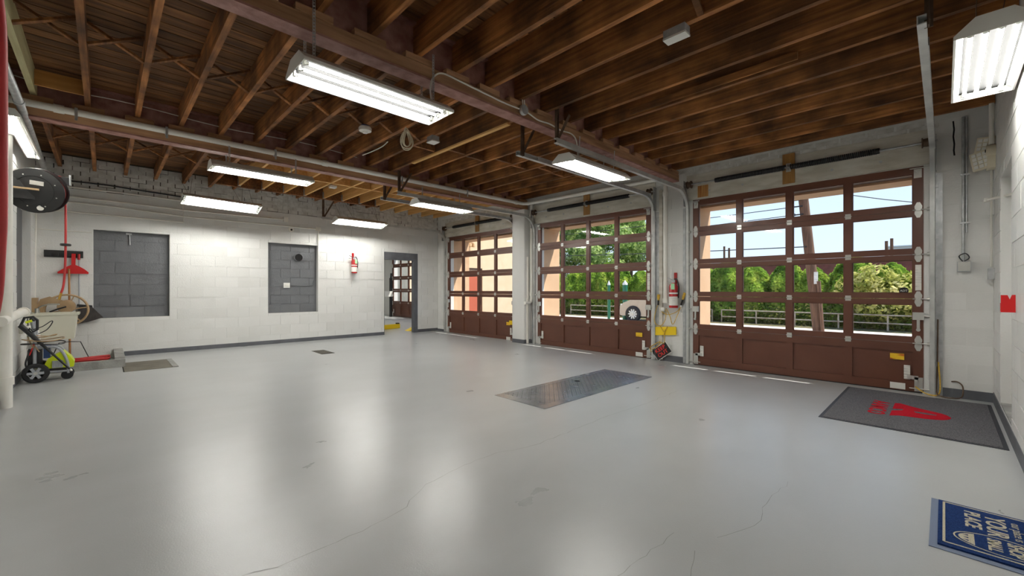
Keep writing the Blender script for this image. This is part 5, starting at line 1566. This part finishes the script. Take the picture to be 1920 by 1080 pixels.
POS = ['by the right end of the railing', 'right of the loose flowering bush', 'behind the loose flowering bush', 'just right of the utility pole', 'just left of the utility pole', 'left of the pole in the third pane column',
       'in the second pane column of the nearest door', 'at the left of the nearest door view', 'behind the nearest door left reveal', 'behind the parked car', 'behind the car bonnet', 'behind the thicker bollard',
       'behind the slim bollard', 'left of the slim bollard', 'in the second pane column of the middle door', 'at the left of the middle door view', 'beside the middle door left reveal']
for k, lab in enumerate(POS):
    yv = -.7 + k * .98 + random.uniform(-.12, .12)
    sz = random.uniform(.92, 1.14)
    plant('arborvitae', (18.3 + random.uniform(-.25, .25), yv, 0), ARB[k % 3], M['arbor'], .5, .06, 'green arborvitae shrub ' + lab, 'shrub', 'arborvitae hedge', random.uniform(0, 6), (sz, sz, sz * random.uniform(1.0, 1.1)))
bushm = leaf_cloud(3600, crown_sample([((0, 0, .9), .75), ((.1, .6, 1.2), .65), ((0, -.6, 1.1), .7), ((0, .2, 1.6), .5), ((0, -.9, .8), .5)]), .075, 41)
plant('flowering_bush', (17.6, 1.35, 0), bushm, M['bush'], 1.2, .04, 'pale yellow-green loose bush right of the utility pole', 'bush', None)
def low_sample(L):
    def f(r):
        return Vector((r.uniform(-.4, .4), r.uniform(-L, L), r.uniform(.0, .8) * r.random() ** .5)), Vector((-.5, 0, .6))
    return f
wd = leaf_cloud(6500, low_sample(8.2), .06, 51)
o = bpy.data.objects.new('undergrowth', wd); col.objects.link(o); wd.materials.append(M['weeds']); o.location = (17.55, 6.2, 0)
tag(o, 'low brown-green undergrowth along the foot of the hedge', 'undergrowth', kind='stuff')
def big(seed, h, r):
    rr = random.Random(seed); cs = []
    for k in range(26):
        z = h * rr.uniform(.22, 1.0)
        q = r * (1.05 - .75 * abs(z / h - .45)) * rr.random() ** .6
        a = rr.uniform(0, 2 * PI)
        cs.append(((q * math.cos(a), q * math.sin(a), z), rr.uniform(.5, .95) * r * .36))
    return leaf_cloud(15000, crown_sample(cs), .13, seed)
TR = [big(61, 7.5, 3.4), big(62, 8.5, 3.2)]
TP = [((24.5, 21.5, 0), 0, 'large leafy tree behind the hedge at the left of the middle door', 1.0), ((25.0, 17.6, 0), 1, 'large leafy tree in the centre of the middle door view', .95), ((31.5, 18.2, 0), 0, 'tall airy tree at the right of the middle door view', 1.05),
      ((28.5, 27.5, 0), 1, 'large leafy tree half hidden by the middle door reveal', 1.0)]
for loc, k, lab, sc in TP:
    plant('leafy_tree', loc, TR[k], M['conifer'], 5.2, .22, lab, 'tree', 'trees behind the hedge', random.uniform(0, 6), (sc, sc, sc))
pk = leaf_cloud(5200, crown_sample([((0, 0, 2.6), 1.2), ((.5, 1, 3.2), 1.0), ((-.3, -1, 3.0), 1.1), ((0, .3, 3.9), .9), ((.2, -.8, 2.0), .9)]), .085, 71)
plant('blossom_tree', (14.2, 23.4, 0), pk, M['pink'], 2.6, .10, 'pink blossoming tree seen through the far workshop door', 'tree', None)
tag(MB().box(12.0, 20.5, -.1, 12.3, 34, 3.0).build('garden_wall', M['stucco_cream']), 'cream wall outside the far workshop door', 'wall')
